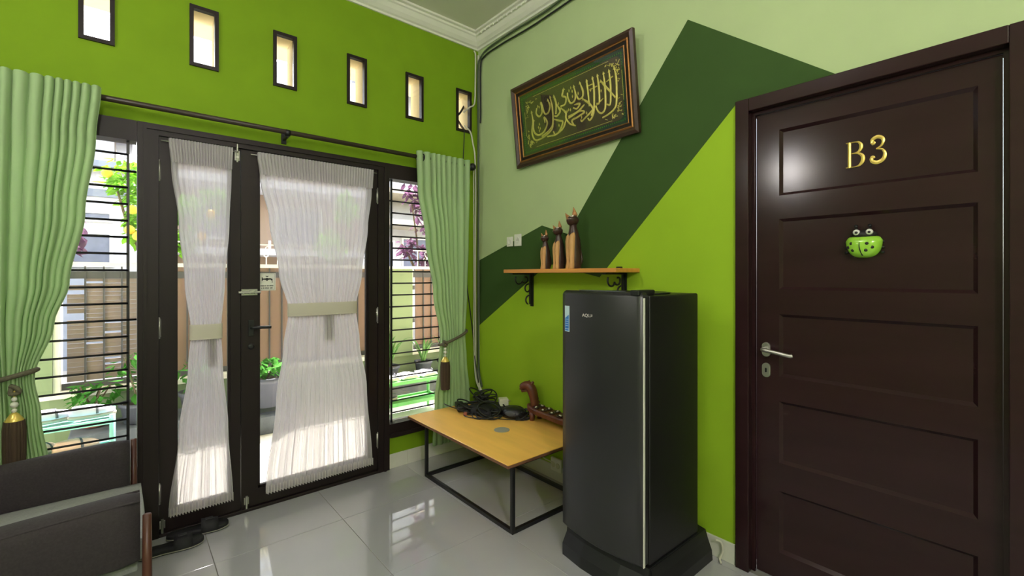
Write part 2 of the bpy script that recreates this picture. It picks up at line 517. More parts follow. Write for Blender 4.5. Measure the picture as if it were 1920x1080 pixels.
# cornices: stepped gypsum profile, (offset from wall, drop below the ceiling)
prof = [(0, .10), (.012, .10), (.016, .088), (.03, .082), (.05, .062), (.068, .036), (.078, .030), (.082, .018), (.1, .014), (.1, 0), (0, 0)]
def cornice(name, p0, p1, inward, m0, m1, label):
    p0 = Vector(p0); p1 = Vector(p1); d = (p1 - p0).normalized(); n = Vector(inward)
    rings = []
    for p, mi, sg in ((p0, m0, 1), (p1, m1, -1)):
        rings.append([p + n * a + Vector((0, 0, -b)) + d * (sg * a * mi) for a, b in prof])
    return tag(loft(name, rings, M['cornice'], smooth=False), label, 'cornice', kind='structure')
cornice('trim_1', (XL, 0, H), (0, 0, H), (0, -1, 0), 1, 1, 'white stepped cornice above the green window wall')
c2 = cornice('trim_2', (0, 0, H), (0, YB, H), (-1, 0, 0), 1, 1, 'white cornice with a beaded edge above the pale green wall')
bm = bmesh.new()
for k in range(70):
    bm_box(bm, -.088, -.076, -.12 - k * .05 - .03, -.12 - k * .05, H - .036, H - .022)
bo = bm_obj('bead_row', bm, M['cornice'], c2); bo['kind'] = 'stuff'

# baseboards of white tiles
def base(name, lst, label, m):
    t = thing(name, lst[0][:1] + (lst[0][2], 0), label, 'baseboard', kind='structure')
    for b in lst: box('tile', *b, M['basetile'], t, bev=.0015, seg=1)
e = .001
base('baseboard_left', [(-.79, -.621, -.01, -.0005, 0, .098), (-.619, -.03, -.01, -.0005, 0, .098)] , 'white tile skirting under the right side window', None)
base('baseboard_right', [(-.01, -.0005, y0 + e, y1 - e, 0, .094) for y0, y1 in ((-.44, -.012), (-1.04, -.44), (-1.64, -1.04), (-2.0, -1.64))], 'white tile skirting along the lime wall', None)
base('baseboard_side', [(-2.70 + e, -2.1, -.01, -.0005, 0, .098), (XL, -2.70, -.01, -.0005, 0, .098)], 'white tile skirting behind the armchair', None)

# ------------------------------------------------------------------ small high windows
names = ['leftmost small high window above the left green curtain', 'second small high window from the left', 'third small high window from the left',
         'fourth small high window from the left', 'fifth small high window from the left', 'small high window beside the corner with cables through it']
for k, (x0, x1) in enumerate(SW):
    t = thing('window_%d' % (k + 1), ((x0 + x1) / 2, 0, SZ[0]), names[k] + ', dark wooden frame', 'window', kind='structure')
    w = .018
    boxes('window_frame', [(x0, x0 + w, -.012, .02, SZ[0], SZ[1]), (x1 - w, x1, -.012, .02, SZ[0], SZ[1]),
                           (x0 + w, x1 - w, -.012, .02, SZ[0], SZ[0] + w), (x0 + w, x1 - w, -.012, .02, SZ[1] - w, SZ[1])], M['wood'], t)
    g = .012
    boxes('reveal', [(x0 + .001, x0 + g, .021, WT, SZ[0], SZ[1]), (x1 - g, x1 - .001, .021, WT, SZ[0], SZ[1]),
                     (x0 + g, x1 - g, .021, WT, SZ[0] + .001, SZ[0] + g), (x0 + g, x1 - g, .021, WT, SZ[1] - g, SZ[1] - .001)], M['cream'], t)
    if k < 5:
        box('pane', x0 + w, x1 - w, .006, .009, SZ[0] + w, SZ[1] - w, M['glass'], t)

# ------------------------------------------------------------------ glass door and side windows
def side_window(name, x0, x1, outer, label):
    t = thing(name, ((x0 + x1) / 2, 0, SILL), label, 'window', kind='structure')
    zb, zt = .308, 1.99
    lo, hi = min(x0, outer), max(x1, outer)
    fr = [(lo, hi, -.02, .08, SILL, zb), (lo, hi, -.02, .08, zt, OPZ)]
    fr.append((outer, x0, -.02, .08, zb, zt) if outer < x0 else (x1, outer, -.02, .08, zb, zt))
    boxes('window_frame', fr, M['wood'], t)
    box('sill', lo, hi, -.035, -.02, SILL, SILL + .03, M['wood'], t, bev=.004)
    box('pane', x0, x1, .052, .056, zb, zt, M['glass'], t)
    xi = x0 + .033 if outer > x1 else x1 - .033          # upright near the door side
    xo = x1 - .03 if outer > x1 else x0 + .03
    gr = boxes('grille_upright', [(xi - .006, xi + .006, .018, .03, zb, zt)], M['black'], t)
    boxes('grille_upright', [(xo - .006, xo + .006, .018, .03, zb, zt)], M['black'], t)
    n = 20
    a, b = min(xi, xo), max(xi, xo)
    first = None
    for k in range(n):
        z = .375 + k * .0815
        aa, bb = a, b
        if k in (9, 18) : aa, bb = x0, x1
        if first is not None and (bb - aa) == (b - a):
            o = bpy.data.objects.new('grille_bar', first.data); COL.objects.link(o); o.parent = t
            o.location = first.location + Vector((0, 0, z - .375))
        else:
            o = tube('grille_bar', [(aa, .014, z), (bb, .014, z)], .0055, M['black'], t, seg=6)
            if first is None: first = o
    return t
side_window('window_7', WX[0][0], WX[0][1], OPX[0], 'tall barred side window behind the left green curtain')
side_window('window_8', WX[1][0], WX[1][1], OPX[1], 'tall barred side window behind the right green curtain')

d1 = thing('door_1', ((DX[0] + DX[1]) / 2, .03, 0), 'dark wooden double door with two unequal glass leaves', 'door', kind='structure')
boxes('door_frame', [(-2.0885, DX[0], -.022, .10, 0, OPZ), (DX[1], -.7605, -.022, .10, 0, OPZ), (DX[0], DX[1], -.022, .10, 2.035, OPZ)], M['wood'], d1)
boxes('frame_rebate', [(-2.066, -2.052, -.03, -.0225, 0, 2.06), (-.80, -.786, -.03, -.0225, 0, 2.06), (-2.066, -.786, -.03, -.0225, 2.06, 2.074)], M['wood'], d1)
box('threshold', DX[0], DX[1], -.022, .10, -.0, .018, M['wood'], d1, bev=.003)
def leaf(x0, x1, gl, gr_):
    zb, zt = .022, 2.032
    bm = bmesh.new()
    for b in ((x0, gl, -.008, .034, zb, zt), (gr_, x1, -.008, .034, zb, zt), (gl, gr_, -.008, .034, zb, .115), (gl, gr_, -.008, .034, 1.935, zt)):
        bm_box(bm, *b)
    for b in ((gl, gl + .012, .0, .026, .115, 1.935), (gr_ - .012, gr_, .0, .026, .115, 1.935), (gl, gr_, 0, .026, .115, .127), (gl, gr_, 0, .026, 1.923, 1.935)):
        bm_box(bm, *b)
    lf = bm_obj('leaf', bm, M['wood'], d1)
    box('pane', gl + .001, gr_ - .001, .011, .015, .116, 1.934, M['glass'], lf)
    return lf
lf1 = leaf(-2.003, -1.643, -1.938, -1.692)
lf2 = leaf(-1.640, -.843, -1.556, -.905)
def hinge(x, z, lf):
    bm = bmesh.new(); 
    r = bmesh.ops.create_cone(bm, cap_ends=True, segments=10, radius1=.0045, radius2=.0045, depth=.095, matrix=Matrix.Translation((x, -.014, z)))
    for dz in (-.05, .05): bmesh.ops.create_uvsphere(bm, u_segments=8, v_segments=6, radius=.005, matrix=Matrix.Translation((x, -.014, z + dz)))
    bm_box(bm, x - .007, x + .007, -.0105, -.0085, z - .045, z + .045)
    bm_obj('hinge', bm, M['steel'], lf, True)
for z in (1.86, 1.06, .22): hinge(-2.002, z, lf1); hinge(-.842, z, lf2)
# hardware on the wide leaf
bm = bmesh.new()
bm_box(bm, -1.64, -1.56, -.014, -.009, 1.215, 1.25, .001, 1)
for x in (-1.632, -1.60, -1.572): bm_box(bm, x - .006, x + .006, -.028, -.012, 1.222, 1.243, .003, 1)
bmesh.ops.create_cone(bm, cap_ends=True, segments=12, radius1=.0065, radius2=.0065, depth=.11, matrix=Matrix.Translation((-1.60, -.022, 1.2325)) @ Matrix.Rotation(math.pi / 2, 4, 'Y'))
bm_obj('slide_bolt', bm, M['steel'], lf2)
hn = boxes('lever_plate', [(-1.606, -1.578, -.015, -.0085, .985, 1.075)], M['black'], lf2, bev=.002)
tube('lever_handle', [(-1.592, -.014, 1.035), (-1.592, -.05, 1.035), (-1.575, -.06, 1.036), (-1.50, -.06, 1.033)], .0085, M['black'], lf2, sm=5)
lathe('keyhole_plate', [(0.0, 0), (.016, 0), (.016, .004), (.008, .006), (0.001, .006)], (0, 0, 0), M['plastic'], lf2, xf=frame_xf((-1.592, -.0085, .925), (1, 0, 0), (0, 0, 1)))
bm = bmesh.new()
bm_box(bm, -1.672, -1.648, -.012, -.0085, 1.965, 2.02, .001, 1)
bmesh.ops.create_cone(bm, cap_ends=True, segments=10, radius1=.005, radius2=.005, depth=.1, matrix=Matrix.Translation((-1.66, -.018, 2.005)))
bm_box(bm, -1.668, -1.652, -.025, -.012, 1.975, 1.99, .002, 1)
bm_obj('top_latch', bm, M['steel'], lf1)
for x, lf in ((-1.615, lf2), (-1.99, lf1)):
    bm = bmesh.new()
    bmesh.ops.create_cone(bm, cap_ends=True, segments=10, radius1=.006, radius2=.006, depth=.07, matrix=Matrix.Translation((x, -.018, .055)))
    bm_box(bm, x - .012, x + .012, -.0125, -.0085, .04, .08, .001, 1)
    bm_obj('bottom_latch', bm, M['steel'], lf)

# sign with a tap, stuck on the door glass
ts = thing('tap_sign', (-1.508, .006, 1.245), 'small white square sign with a black tap stuck on the door glass', 'sign')
XS = frame_xf((-1.550, .0105, 1.24), (1, 0, 0), (0, 0, 1))
XS2 = frame_xf((-1.550, .0094, 1.24), (1, 0, 0), (0, 0, 1))
prism('sheet', [(0, 0), (.089, 0), (.089, .1), (0, .1)], .001, M['signpaper'], ts, xf=XS)
lines = [(.004, .004, .084, .005), (.004, .095, .084, .096), (.004, .005, .005, .095), (.083, .005, .084, .095)]
bm = bmesh.new()
for a, b, c, d in lines: bm_box(bm, a, c, b, d, 0, .0004, xf=XS2)
bm_obj('border_line', bm, M['ink'], ts)
tap = [(.016, .056), (.021, .056), (.021, .062), (.036, .061), (.041, .056), (.046, .056), (.051, .061), (.062, .063), (.068, .056), (.074, .058), (.071, .068), (.060, .071), (.052, .070), (.046, .073), (.041, .073), (.036, .070), (.021, .069), (.021, .076), (.016, .076)]
prism('tap_symbol', tap, .0004, M['ink'], ts, xf=XS2)
prism('tap_symbol', [(.033, .084), (.041, .079), (.047, .079), (.055, .084)], .0004, M['ink'], ts, xf=XS2)
prism('drop_symbol', [(.068, .048), (.071, .045), (.074, .048), (.071, .054)], .0004, M['ink'], ts, xf=XS2)
bm = bmesh.new()
for z, words in ((.024, ((.010, .030), (.032, .040), (.043, .054), (.056, .078))), (.011, ((.012, .018), (.021, .031), (.034, .056), (.060, .074)))):
    for a, b in words:
        x = a
        while x < b - .0015:
            bm_box(bm, x, x + .0017, z, z + .006 + random.uniform(-.0008, .0008), 0, .0004, xf=XS2); x += .0026
        bm_box(bm, a, b, z + .0025, z + .0037, 0, .0004, xf=XS2)
tl = bm_obj('text_lines', bm, M['ink'], ts)

# ------------------------------------------------------------------ panelled door B3
PX0 = .035
d2 = thing('door_2', (.03, -2.45, 0), 'dark brown five panel wooden door numbered B3', 'door', kind='structure')
boxes('door_frame', [(-.018, .12, -2.062, -2.004, 0, DH), (-.018, .12, -2.904, -2.847, 0, DH), (-.018, .12, -2.847, -2.062, 2.06, DH)], M['door'], d2, bev=.003)
boxes('frame_stop', [(.02, .034, -2.076, -2.0625, 0, 2.0595), (.02, .034, -2.8465, -2.833, 0, 2.0595), (.02, .034, -2.833, -2.076, 2.046, 2.0595)], M['door'], d2)
PZ = [(1.675, 1.962), (1.267, 1.573), (.888, 1.159), (.512, .78), (.122, .39)]
PYL, PYR = -2.169, -2.775
bl = [(PX0, PX0 + .038, PYL, -2.077, .006, 2.045), (PX0, PX0 + .038, -2.832, PYR, .006, 2.045)]
zz = [.006] + [v for p in PZ[::-1] for v in p] + [2.045]
for k in range(0, len(zz), 2): bl.append((PX0, PX0 + .038, PYR, PYL, zz[k], zz[k + 1]))
lf = boxes('leaf', bl, M['door'], d2)
for a, b in PZ:
    bm = bmesh.new()
    i = .012
    o_ = [(PX0, PYR, a), (PX0, PYL, a), (PX0, PYL, b), (PX0, PYR, b)]
    q_ = [(PX0 + .013, PYR + i, a + i), (PX0 + .013, PYL - i, a + i), (PX0 + .013, PYL - i, b - i), (PX0 + .013, PYR + i, b - i)]
    k_ = [(PX0 + .03, PYR + i, a + i), (PX0 + .03, PYL - i, a + i), (PX0 + .03, PYL - i, b - i), (PX0 + .03, PYR + i, b - i)]
    vs_ = o_ + q_ + k_
    fs = [(0, 1, 5, 4), (1, 2, 6, 5), (2, 3, 7, 6), (3, 0, 4, 7), (4, 5, 6, 7), (8, 9, 10, 11)]
    bm.free()
    mesh('panel', vs_, fs, M['door'], lf)
# lever handle and key plate
XH = frame_xf((PX0, -2.118, 1.0), (0, -1, 0), (0, 0, 1))     # local x to the right, y up, z out of the door
def rrect(w, h, r, n=6):
    pts = []
    for cx, cy, a0 in ((w / 2 - r, h / 2 - r, 0), (-w / 2 + r, h / 2 - r, 90), (-w / 2 + r, -h / 2 + r, 180), (w / 2 - r, -h / 2 + r, 270)):
        for k in range(n + 1):
            a = math.radians(a0 + 90 * k / n); pts.append((cx + r * math.cos(a), cy + r * math.sin(a)))
    return pts
prism('handle_rose', rrect(.034, .062, .0165), .009, M['steel'], d2, xf=XH, bev=.002)
tube('lever_handle', [XH @ Vector(p) for p in ((0, .004, .008), (0, .004, .045), (.012, .003, .054), (.06, -.003, .054), (.105, -.010, .052), (.118, -.008, .048))], .0085, M['steel'], d2, seg=10, sm=6)
XK = frame_xf((PX0, -2.118, .909), (0, -1, 0), (0, 0, 1))
kp = prism('key_plate', rrect(.034, .062, .0165), .008, M['steel'], d2, xf=XK, bev=.002)
prism('key_slot', rrect(.008, .02, .0038), .0006, M['ink'], kp, xf=XK @ Matrix.Translation((0, 0, .0082)))

# gold letter B and digit 3 on the top panel
def stroke_poly(pts, wid):
    """ribbon of varying width along pts -> closed outline"""
    pts = smooth_pts([(p[0], p[1], 0) for p in pts], 8); n = len(pts)
    L, R = [], []
    for i, p in enumerate(pts):
        t = (pts[min(i + 1, n - 1)] - pts[max(i - 1, 0)]).normalized(); nn = Vector((-t.y, t.x, 0))
        w = wid(i / (n - 1)) / 2
        L.append(((p + nn * w).x, (p + nn * w).y)); R.append(((p - nn * w).x, (p - nn * w).y))
    return L, R
def ribbon(bm, pts, wid, t, xf):
    L, R = stroke_poly(pts, wid)
    n = len(L); lay = []
    for arr, z in ((L, 0), (R, 0), (R, t), (L, t)):
        lay.append([bm.verts.new(xf @ Vector((a, b, z))) for a, b in arr])
    mid = [bm.verts.new(xf @ Vector(((a[0] + b[0]) / 2, (a[1] + b[1]) / 2, t * 1.5))) for a, b in zip(L, R)]
    for i in range(n - 1):
        bm.faces.new((lay[0][i], lay[0][i + 1], lay[1][i + 1], lay[1][i]))
        bm.faces.new((lay[1][i], lay[1][i + 1], lay[2][i + 1], lay[2][i]))
        bm.faces.new((lay[2][i], lay[2][i + 1], mid[i + 1], mid[i]))
        bm.faces.new((mid[i], mid[i + 1], lay[3][i + 1], lay[3][i]))
        bm.faces.new((lay[3][i], lay[3][i + 1], lay[0][i + 1], lay[0][i]))
    for i in (0, n - 1):
        bm.faces.new((lay[0][i], lay[1][i], lay[2][i], mid[i], lay[3][i]))
XB = frame_xf((PX0 + .0128, -2.408, 1.752), (0, -1, 0), (0, 0, 1))
bm = bmesh.new()
ribbon(bm, [(.011, 0), (.011, .05), (.011, .1)], lambda t: .010, .004, XB)
ribbon(bm, [(0, .0985), (.03, .0985)], lambda t: .0035, .004, XB)
ribbon(bm, [(0, .0015), (.03, .0015)], lambda t: .0035, .004, XB)
ribbon(bm, [(.026, .0985), (.040, .096), (.048, .085), (.047, .069), (.037, .057), (.018, .0545)], lambda t: .003 + .008 * math.sin(math.pi * t) ** 1.6, .004, XB)
ribbon(bm, [(.018, .0545), (.040, .052), (.053, .040), (.053, .020), (.042, .005), (.026, .0015)], lambda t: .003 + .0095 * math.sin(math.pi * t) ** 1.6, .004, XB)
tag(bm_obj('door_letter', bm, M['gold'], d2), 'gold letter B')
bm = bmesh.new()
X3 = frame_xf((PX0 + .0128, -2.487, 1.757), (0, -1, 0), (0, 0, 1))
ribbon(bm, [(.006, .082), (.010, .078), (.006, .074), (.002, .080), (.006, .092), (.020, .0985), (.034, .091), (.037, .077), (.030, .062), (.016, .0535)], lambda t: .004 + .0085 * max(0, math.sin(math.pi * min(1, t * 1.15 - .15))) ** 1.5 + (.004 if t < .25 else 0), .004, X3)
ribbon(bm, [(.016, .0535), (.034, .048), (.042, .032), (.038, .012), (.022, .0015), (.006, .006), (.001, .018), (.006, .024), (.010, .019)], lambda t: .004 + .0095 * math.sin(math.pi * t) ** 1.4 + (.004 if t > .8 else 0), .004, X3)
tag(bm_obj('door_digit', bm, M['gold'], d2), 'gold digit 3')

# ladybug holder stuck on the second panel
lb = thing('ladybug_holder', (PX0, -2.467, 1.396), 'green plastic ladybug holder stuck on the dark door below B3', 'holder')
XLB = frame_xf((PX0 + .013, -2.467, 1.396), (0, -1, 0), (0, 0, 1))
rings = []
outl = []
for k in range(33):
    a = math.pi + math.pi * k / 32
    outl.append((.057 * math.copysign(abs(math.cos(a)) ** .72, math.cos(a)), .066 + .066 * math.copysign(abs(math.sin(a)) ** .95, math.sin(a))))
outl += [(.050, .078), (.044, .082), (0, .085), (-.044, .082), (-.050, .078)]
c0 = (0, .045)
for s, z in ((1, 0), (1.0, .012), (.95, .026), (.8, .038), (.55, .046), (.25, .0495), (.02, .05)):
    rings.append([((p[0] - c0[0]) * s, c0[1] + (p[1] - c0[1]) * s, z) for p in outl])
sh = loft('wing_shell', rings, M['bug'], lb, xf=XLB)
def dome_z(x, y):
    # height of the shell over (x, y)
    dx, dy = x - c0[0], y - c0[1]
    an = math.atan2(dy, dx); best = None
    for p, q in zip(outl, outl[1:] + outl[:1]):
        a1 = math.atan2(p[1] - c0[1], p[0]); d = abs((a1 - an + math.pi) % (2 * math.pi) - math.pi)
        if best is None or d < best[0]: best = (d, math.hypot(p[0], p[1] - c0[1]))
    s = math.hypot(dx, dy) / best[1]
    tab = [(0, .05), (.25, .0495), (.55, .046), (.8, .038), (.95, .026), (1, .012)]
    for (a, za), (b, zb) in zip(tab, tab[1:]):
        if s <= b: return za + (zb - za) * (s - a) / (b - a)
    return .012
for x, y in ((-.033, .055), (-.043, .041), (-.028, .029), (.016, .053), (.031, .039), (.013, .028)):
    lathe('wing_spot', [(0.0005, .0018), (.0052, .0013), (.0066, -.003)], (x, y, dome_z(x, y)), M['ink'], lb, seg=12, xf=XLB)
tube('wing_line', [XLB @ Vector((x, y, dome_z(x, y) + .0004)) for x, y in ((-.006, .072), (-.007, .05), (-.005, .03), (.001, .008))], .0015, M['ink'], lb, sm=4, rfun=lambda t: .5 + 1.2 * t)
hd = loft('head', [[(.040 * s * math.cos(a), .088 + .020 * s * math.sin(a), z) for a in [2 * math.pi * k / 20 for k in range(20)]] for s, z in ((1, 0), (1, .012), (.85, .024), (.5, .032), (.05, .034))], M['ink'], lb, xf=XLB)
for sx in (-.02, .020):
    ey = lathe('eye', [(0.0115, 0), (.0115, .008), (.009, .014), (.004, .017), (.0005, .0175)], (sx, .098, .022), M['white'], lb, seg=16, xf=XLB)
    lathe('pupil', [(0.0055, 0), (.004, .0022), (.0005, .0028)], (sx + .001, .097, .0375), M['ink'], ey, seg=12, xf=XLB)
    tube('antenna', [XLB @ Vector(p) for p in ((sx, .106, .02), (sx * 1.1, .117, .024), (sx * 1.05, .124, .03))], .006, M['ink'], lb, sm=4, rfun=lambda t: .5 + .6 * t)
for sx in (-1, 1):
    for y in (.062, .04, .022):
        tube('foot', [XLB @ Vector((sx * .05, y, .006)), XLB @ Vector((sx * .061, y - .002, .005))], .004, M['ink'], lb)

# ------------------------------------------------------------------ curtain rod, drapes, tiebacks
RY, RZ = -.09, 2.152
rod = thing('curtain_rod', (-1.42, RY, RZ), 'dark metal curtain rod above the glass door', 'curtain rod')
tube('rod', [(-2.9, RY, RZ), (-.13, RY, RZ)], .014, M['rodmetal'], rod, seg=12)
for x in (-2.84, -1.42, -.14):
    b = boxes('bracket', [(x - .006, x + .006, RY, -.006, RZ - .03, RZ - .018), (x - .014, x + .014, -.007, -.0005, RZ - .05, RZ + .03)], M['black'], rod, bev=.002)
    tube('bracket_cup', [(x - .012, RY, RZ - .004), (x + .012, RY, RZ - .004)], .019, M['black'], rod, seg=12)
for x, sg in ((-.112, 1), (-2.91, -1)):
    lathe('finial', [(.012, -.02), (.02, -.012), (.028, .0), (.029, .012), (.022, .026), (.008, .032)], (0, 0, 0), M['black'], rod, xf=frame_xf((x, RY, RZ), (0, 0, 1), (0, 1, 0) if sg > 0 else (0, -1, 0)))

def drape(nm, rows, folds, label, rings_x, seed):
    t = thing(nm, ((rows[0][1] + rows[0][2]) / 2, RY, rows[-1][0]), label, 'curtain', 'green curtains')
    cloth('cloth', rows, folds, M['drape'], t, nz=60, per=16, wob=.12, thick=.002, seed=seed, tubes_=True)
    for x in rings_x:
        tube('eyelet', [(x, RY + .024 * math.cos(a), RZ + .024 * math.sin(a)) for a in [2 * math.pi * k / 18 for k in range(18)]], .0045, M['black'], t, closed=True, seg=6)
    return t
drape('green_curtain', [(2.19, -.598, -.15, .036, RY), (1.953, -.588, -.15, .034, RY), (1.58, -.525, -.158, .030, RY), (1.2, -.46, -.168, .026, -.085), (.87, -.40, -.182, .022, -.08),
      (.70, -.41, -.165, .022, -.075), (.42, -.435, -.125, .024, -.06), (.10, -.45, -.11, .022, -.06)], 9,
      'pale green curtain tied back beside the wooden table', [-.585, -.545], 3)
drape('green_curtain', [(2.19, -2.84, -2.217, .036, -.1), (1.953, -2.83, -2.235, .034, -.1), (1.608, -2.80, -2.271, .030, -.1), (1.296, -2.75, -2.323, .028, -.09), (1.11, -2.70, -2.373, .026, -.08),
      (.885, -2.62, -2.434, .022, -.07), (.72, -2.63, -2.414, .024, -.07), (.45, -2.66, -2.385, .026, -.07), (.10, -2.67, -2.37, .024, -.07)], 19,
      'pale green curtain tied back above the grey armchair', [-2.232, -2.262], 5)

def tieback(c, half, lift, hook, tz, label):
    """rope loop round the gathered cloth, with a beaded tassel"""
    cx, cy, cz = c
    t = thing('curtain_tieback', (cx, cy, cz - .36), label, 'tieback', 'rope tiebacks')
    n = 28; pts = []
    for k in range(n):
        a = 2 * math.pi * k / n
        pts.append((hook[0] + half * math.cos(a), cy + .045 * math.sin(a) - .0, hook[1] + lift * (math.cos(a) + 1) * .5))
    tube('rope_loop', pts, .0105, M['rope'], t, closed=True, seg=8)
    x0, y0, z0 = tz
    tube('knot', [(x0 - .012, y0, z0 + .02), (x0 + .008, y0 - .012, z0 + .01), (x0 + .012, y0 - .004, z0 - .01), (x0 - .01, y0 - .01, z0 - .012), (x0 - .008, y0, z0 + .014)], .0095, M['rope'], t, sm=4)
    tube('cord', [(x0, y0 - .008, z0), (x0, y0 - .008, z0 - .06)], .003, M['gold'], t)
    for k, r in enumerate((.010, .014, .010)):
        lathe('bead', [(.002, -r), (r * .75, -r * .65), (r, 0), (r * .75, r * .65), (.002, r)], (x0, y0 - .008, z0 - .035 - k * .024), M['crystal'], t, seg=10)
    lathe('cap', [(.004, .036), (.014, .028), (.022, .014), (.029, .003), (.029, -.008)], (x0, y0 - .008, z0 - .125), M['gold'], t)
    V, F = [], []; s = 44
    for i, (r, z) in enumerate(((.030, -.125), (.034, -.16), (.034, -.24), (.032, -.315), (.033, -.325))):
        for k in range(s):
            a = 2 * math.pi * k / s; rr = r * (1 + .05 * (k % 2))
            V.append((x0 + rr * math.cos(a), y0 - .008 + rr * math.sin(a), z0 + z + (.004 * (k % 3) if i == 4 else 0)))
    for i in range(4):
        for k in range(s): F.append((i * s + k, i * s + (k + 1) % s, (i + 1) * s + (k + 1) % s, (i + 1) * s + k))
    F += [tuple(range(s)), tuple(4 * s + k for k in range(s))]
    mesh('fringe', V, F, M['fringe'], t)
    return t
tieback((-.29, -.082, .87), .118, .085, (-.288, .825), (-.388, -.125, .835), 'grey rope tieback with brown tassel on the right green curtain')
tieback((-2.53, -.082, .87), .105, .05, (-2.53, .87), (-2.487, -.118, .845), 'grey rope tieback with brown tassel on the left green curtain')

# ------------------------------------------------------------------ sheer curtains on the door leaves
def sheer(rows, folds, hdr, band, tail, label, seed):
    y = -.032
    t = thing('sheer_curtain', ((rows[0][1] + rows[0][2]) / 2, y, rows[-1][0]), label, 'sheer curtain', 'white sheer curtains on the door leaves')
    cloth('voile', [(a, b, c, d, y) for a, b, c, d in rows], folds, M['sheer'], t, nz=50, per=8, wob=.2, thick=0, seed=seed, sharp=1)
    z0, xl, xr = rows[0][0], rows[0][1], rows[0][2]
    cloth('header', [(z0 + .004, xl, xr, .006, y - .012), (hdr, interp(rows, hdr, 1), interp(rows, hdr, 2), .007, y - .012)], folds * 2, M['sheer'], t, nz=4, per=6, wob=.6, thick=0, seed=seed + 1, sharp=1)
    tube('curtain_wire', [(xl - .03, y + .004, z0 - .012), (xr + .03, y + .004, z0 - .012)], .003, M['steel'], t)
    zb, bl_, br = rows[-1][0], rows[-1][1], rows[-1][2]
    cloth('hem', [(zb + .035, bl_, br, .012, y - .006), (zb - .012, bl_, br, .014, y - .006)], folds * 2, M['sheerhem'], t, nz=3, per=6, wob=.8, thick=0, seed=seed + 2, sharp=1)
    bx0, bx1, bz0, bz1 = band
    rings = []
    n = 20
    for zq, g in ((bz0, 0), (bz1, 0)):
        rings.append([((bx0 + bx1) / 2 + ((bx1 - bx0) / 2 + .006) * math.copysign(abs(math.cos(a)) ** .5, math.cos(a)), y - .002 + .021 * math.sin(a), zq - .012 * (math.cos(a) + 1) * .0) for a in [2 * math.pi * k / n for k in range(n)]])
    V = rings[0] + rings[1]
    mesh('tie_band', V, [(k, (k + 1) % n, n + (k + 1) % n, n + k) for k in range(n)], M['band'], t, True)
    box('band_tail', tail[0], tail[1], y + .0165, y + .0185, tail[2], bz0 + .01, M['band'], t)
    return t
sheer([(2.02, -1.566, -.884, .010), (1.88, -1.552, -.892, .011), (1.64, -1.505, -.918, .011), (1.35, -1.455, -.955, .010), (1.12, -1.402, -.997, .008), (.9, -1.43, -.972, .010), (.6, -1.468, -.925, .013), (.09, -1.522, -.888, .016)],
      20, 1.90, (-1.402, -.997, 1.085, 1.162), (-1.195, -1.135, .93), 'wide white sheer curtain gathered by a band on the wide door leaf', 11)
sheer([(2.022, -1.966, -1.685, .009), (1.88, -1.955, -1.69, .010), (1.6, -1.925, -1.70, .010), (1.3, -1.90, -1.72, .009), (1.03, -1.873, -1.738, .007), (.85, -1.885, -1.73, .009), (.5, -1.925, -1.705, .012), (.11, -1.966, -1.683, .015)],
      11, 1.905, (-1.873, -1.738, .99, 1.07), (-1.80, -1.76, .85), 'narrow white sheer curtain gathered by a band on the narrow door leaf', 21)

# ------------------------------------------------------------------ armchair
ac = thing('armchair', (-2.45, -.54, 0), 'dark grey upholstered armchair with a light grey seat in front of the left window', 'armchair')
def arm(y0, y1, dx=0.0):
    rings = []
    n = 10
    for i in range(15):
        s = i / 14
        x = -2.86 + s * .765 + dx
        zt = .535 + .055 * s + .012 * math.sin(math.pi * s)
        zb = .36 + .004 * math.sin(3 * s)
        w = (y1 - y0) / 2
        if i in (0, 14): w *= .86; zt -= .008; zb += .006
        cy = (y0 + y1) / 2
        ring = []
        for k in range(n + 1):
            a = math.pi * k / n; ring.append((x, cy + w * math.cos(a), zt - .045 + .045 * math.sin(a)))
        for k in range(n + 1):
            a = math.pi + math.pi * k / n; ring.append((x, cy + w * math.cos(a), zb + .02 + .02 * math.sin(a)))
        rings.append(ring)
    loft('armrest', rings, M['grey_fab'], ac)
arm(-.28, -.19, -.022); arm(-.975, -.85)
# piped welt on the arm tops
for y in (-.866, -.959):
    tube('arm_piping', [(-2.86 + s * .765, y, .535 + .055 * s + .012 * math.sin(math.pi * s) - .016) for s in [k / 12 for k in range(13)]], .004, M['grey_fab'], ac, sm=2)
def cushion(name, x0, x1, y0, y1, z0, z1, m, puff=.02, tilt=0.0, piv=None):
    bm = bmesh.new(); bm_box(bm, x0, x1, y0, y1, z0, z1)
    bmesh.ops.subdivide_edges(bm, edges=bm.edges, cuts=7, use_grid_fill=True)
    cx, cy, cz = (x0 + x1) / 2, (y0 + y1) / 2, (z0 + z1) / 2
    for v in bm.verts:
        a, b, c = (v.co.x - cx) / (x1 - x0) * 2, (v.co.y - cy) / (y1 - y0) * 2, (v.co.z - cz) / (z1 - z0) * 2
        sh = .5
        v.co.z += c * puff * (1 - a * a) * (1 - b * b)
        v.co.x += a * puff * (1 - c * c) * (1 - b * b) * .5
        v.co.y += b * puff * (1 - a * a) * (1 - c * c) * .5
        if abs(a) > .99 and abs(c) > .99: v.co.x -= math.copysign(.012, a); v.co.z -= math.copysign(.012, c)
        if abs(b) > .99 and abs(c) > .99: v.co.y -= math.copysign(.010, b); v.co.z -= math.copysign(.010, c)
    if tilt:
        mt = Matrix.Translation(piv) @ Matrix.Rotation(tilt, 4, 'Y') @ Matrix.Translation(-Vector(piv))
        bmesh.ops.transform(bm, matrix=mt, verts=bm.verts)
    return bm_obj(name, bm, m, ac, True)
cushion('seat_cushion', -2.80, -2.08, -.845, -.285, .312, .408, M['seat_fab'], .014)
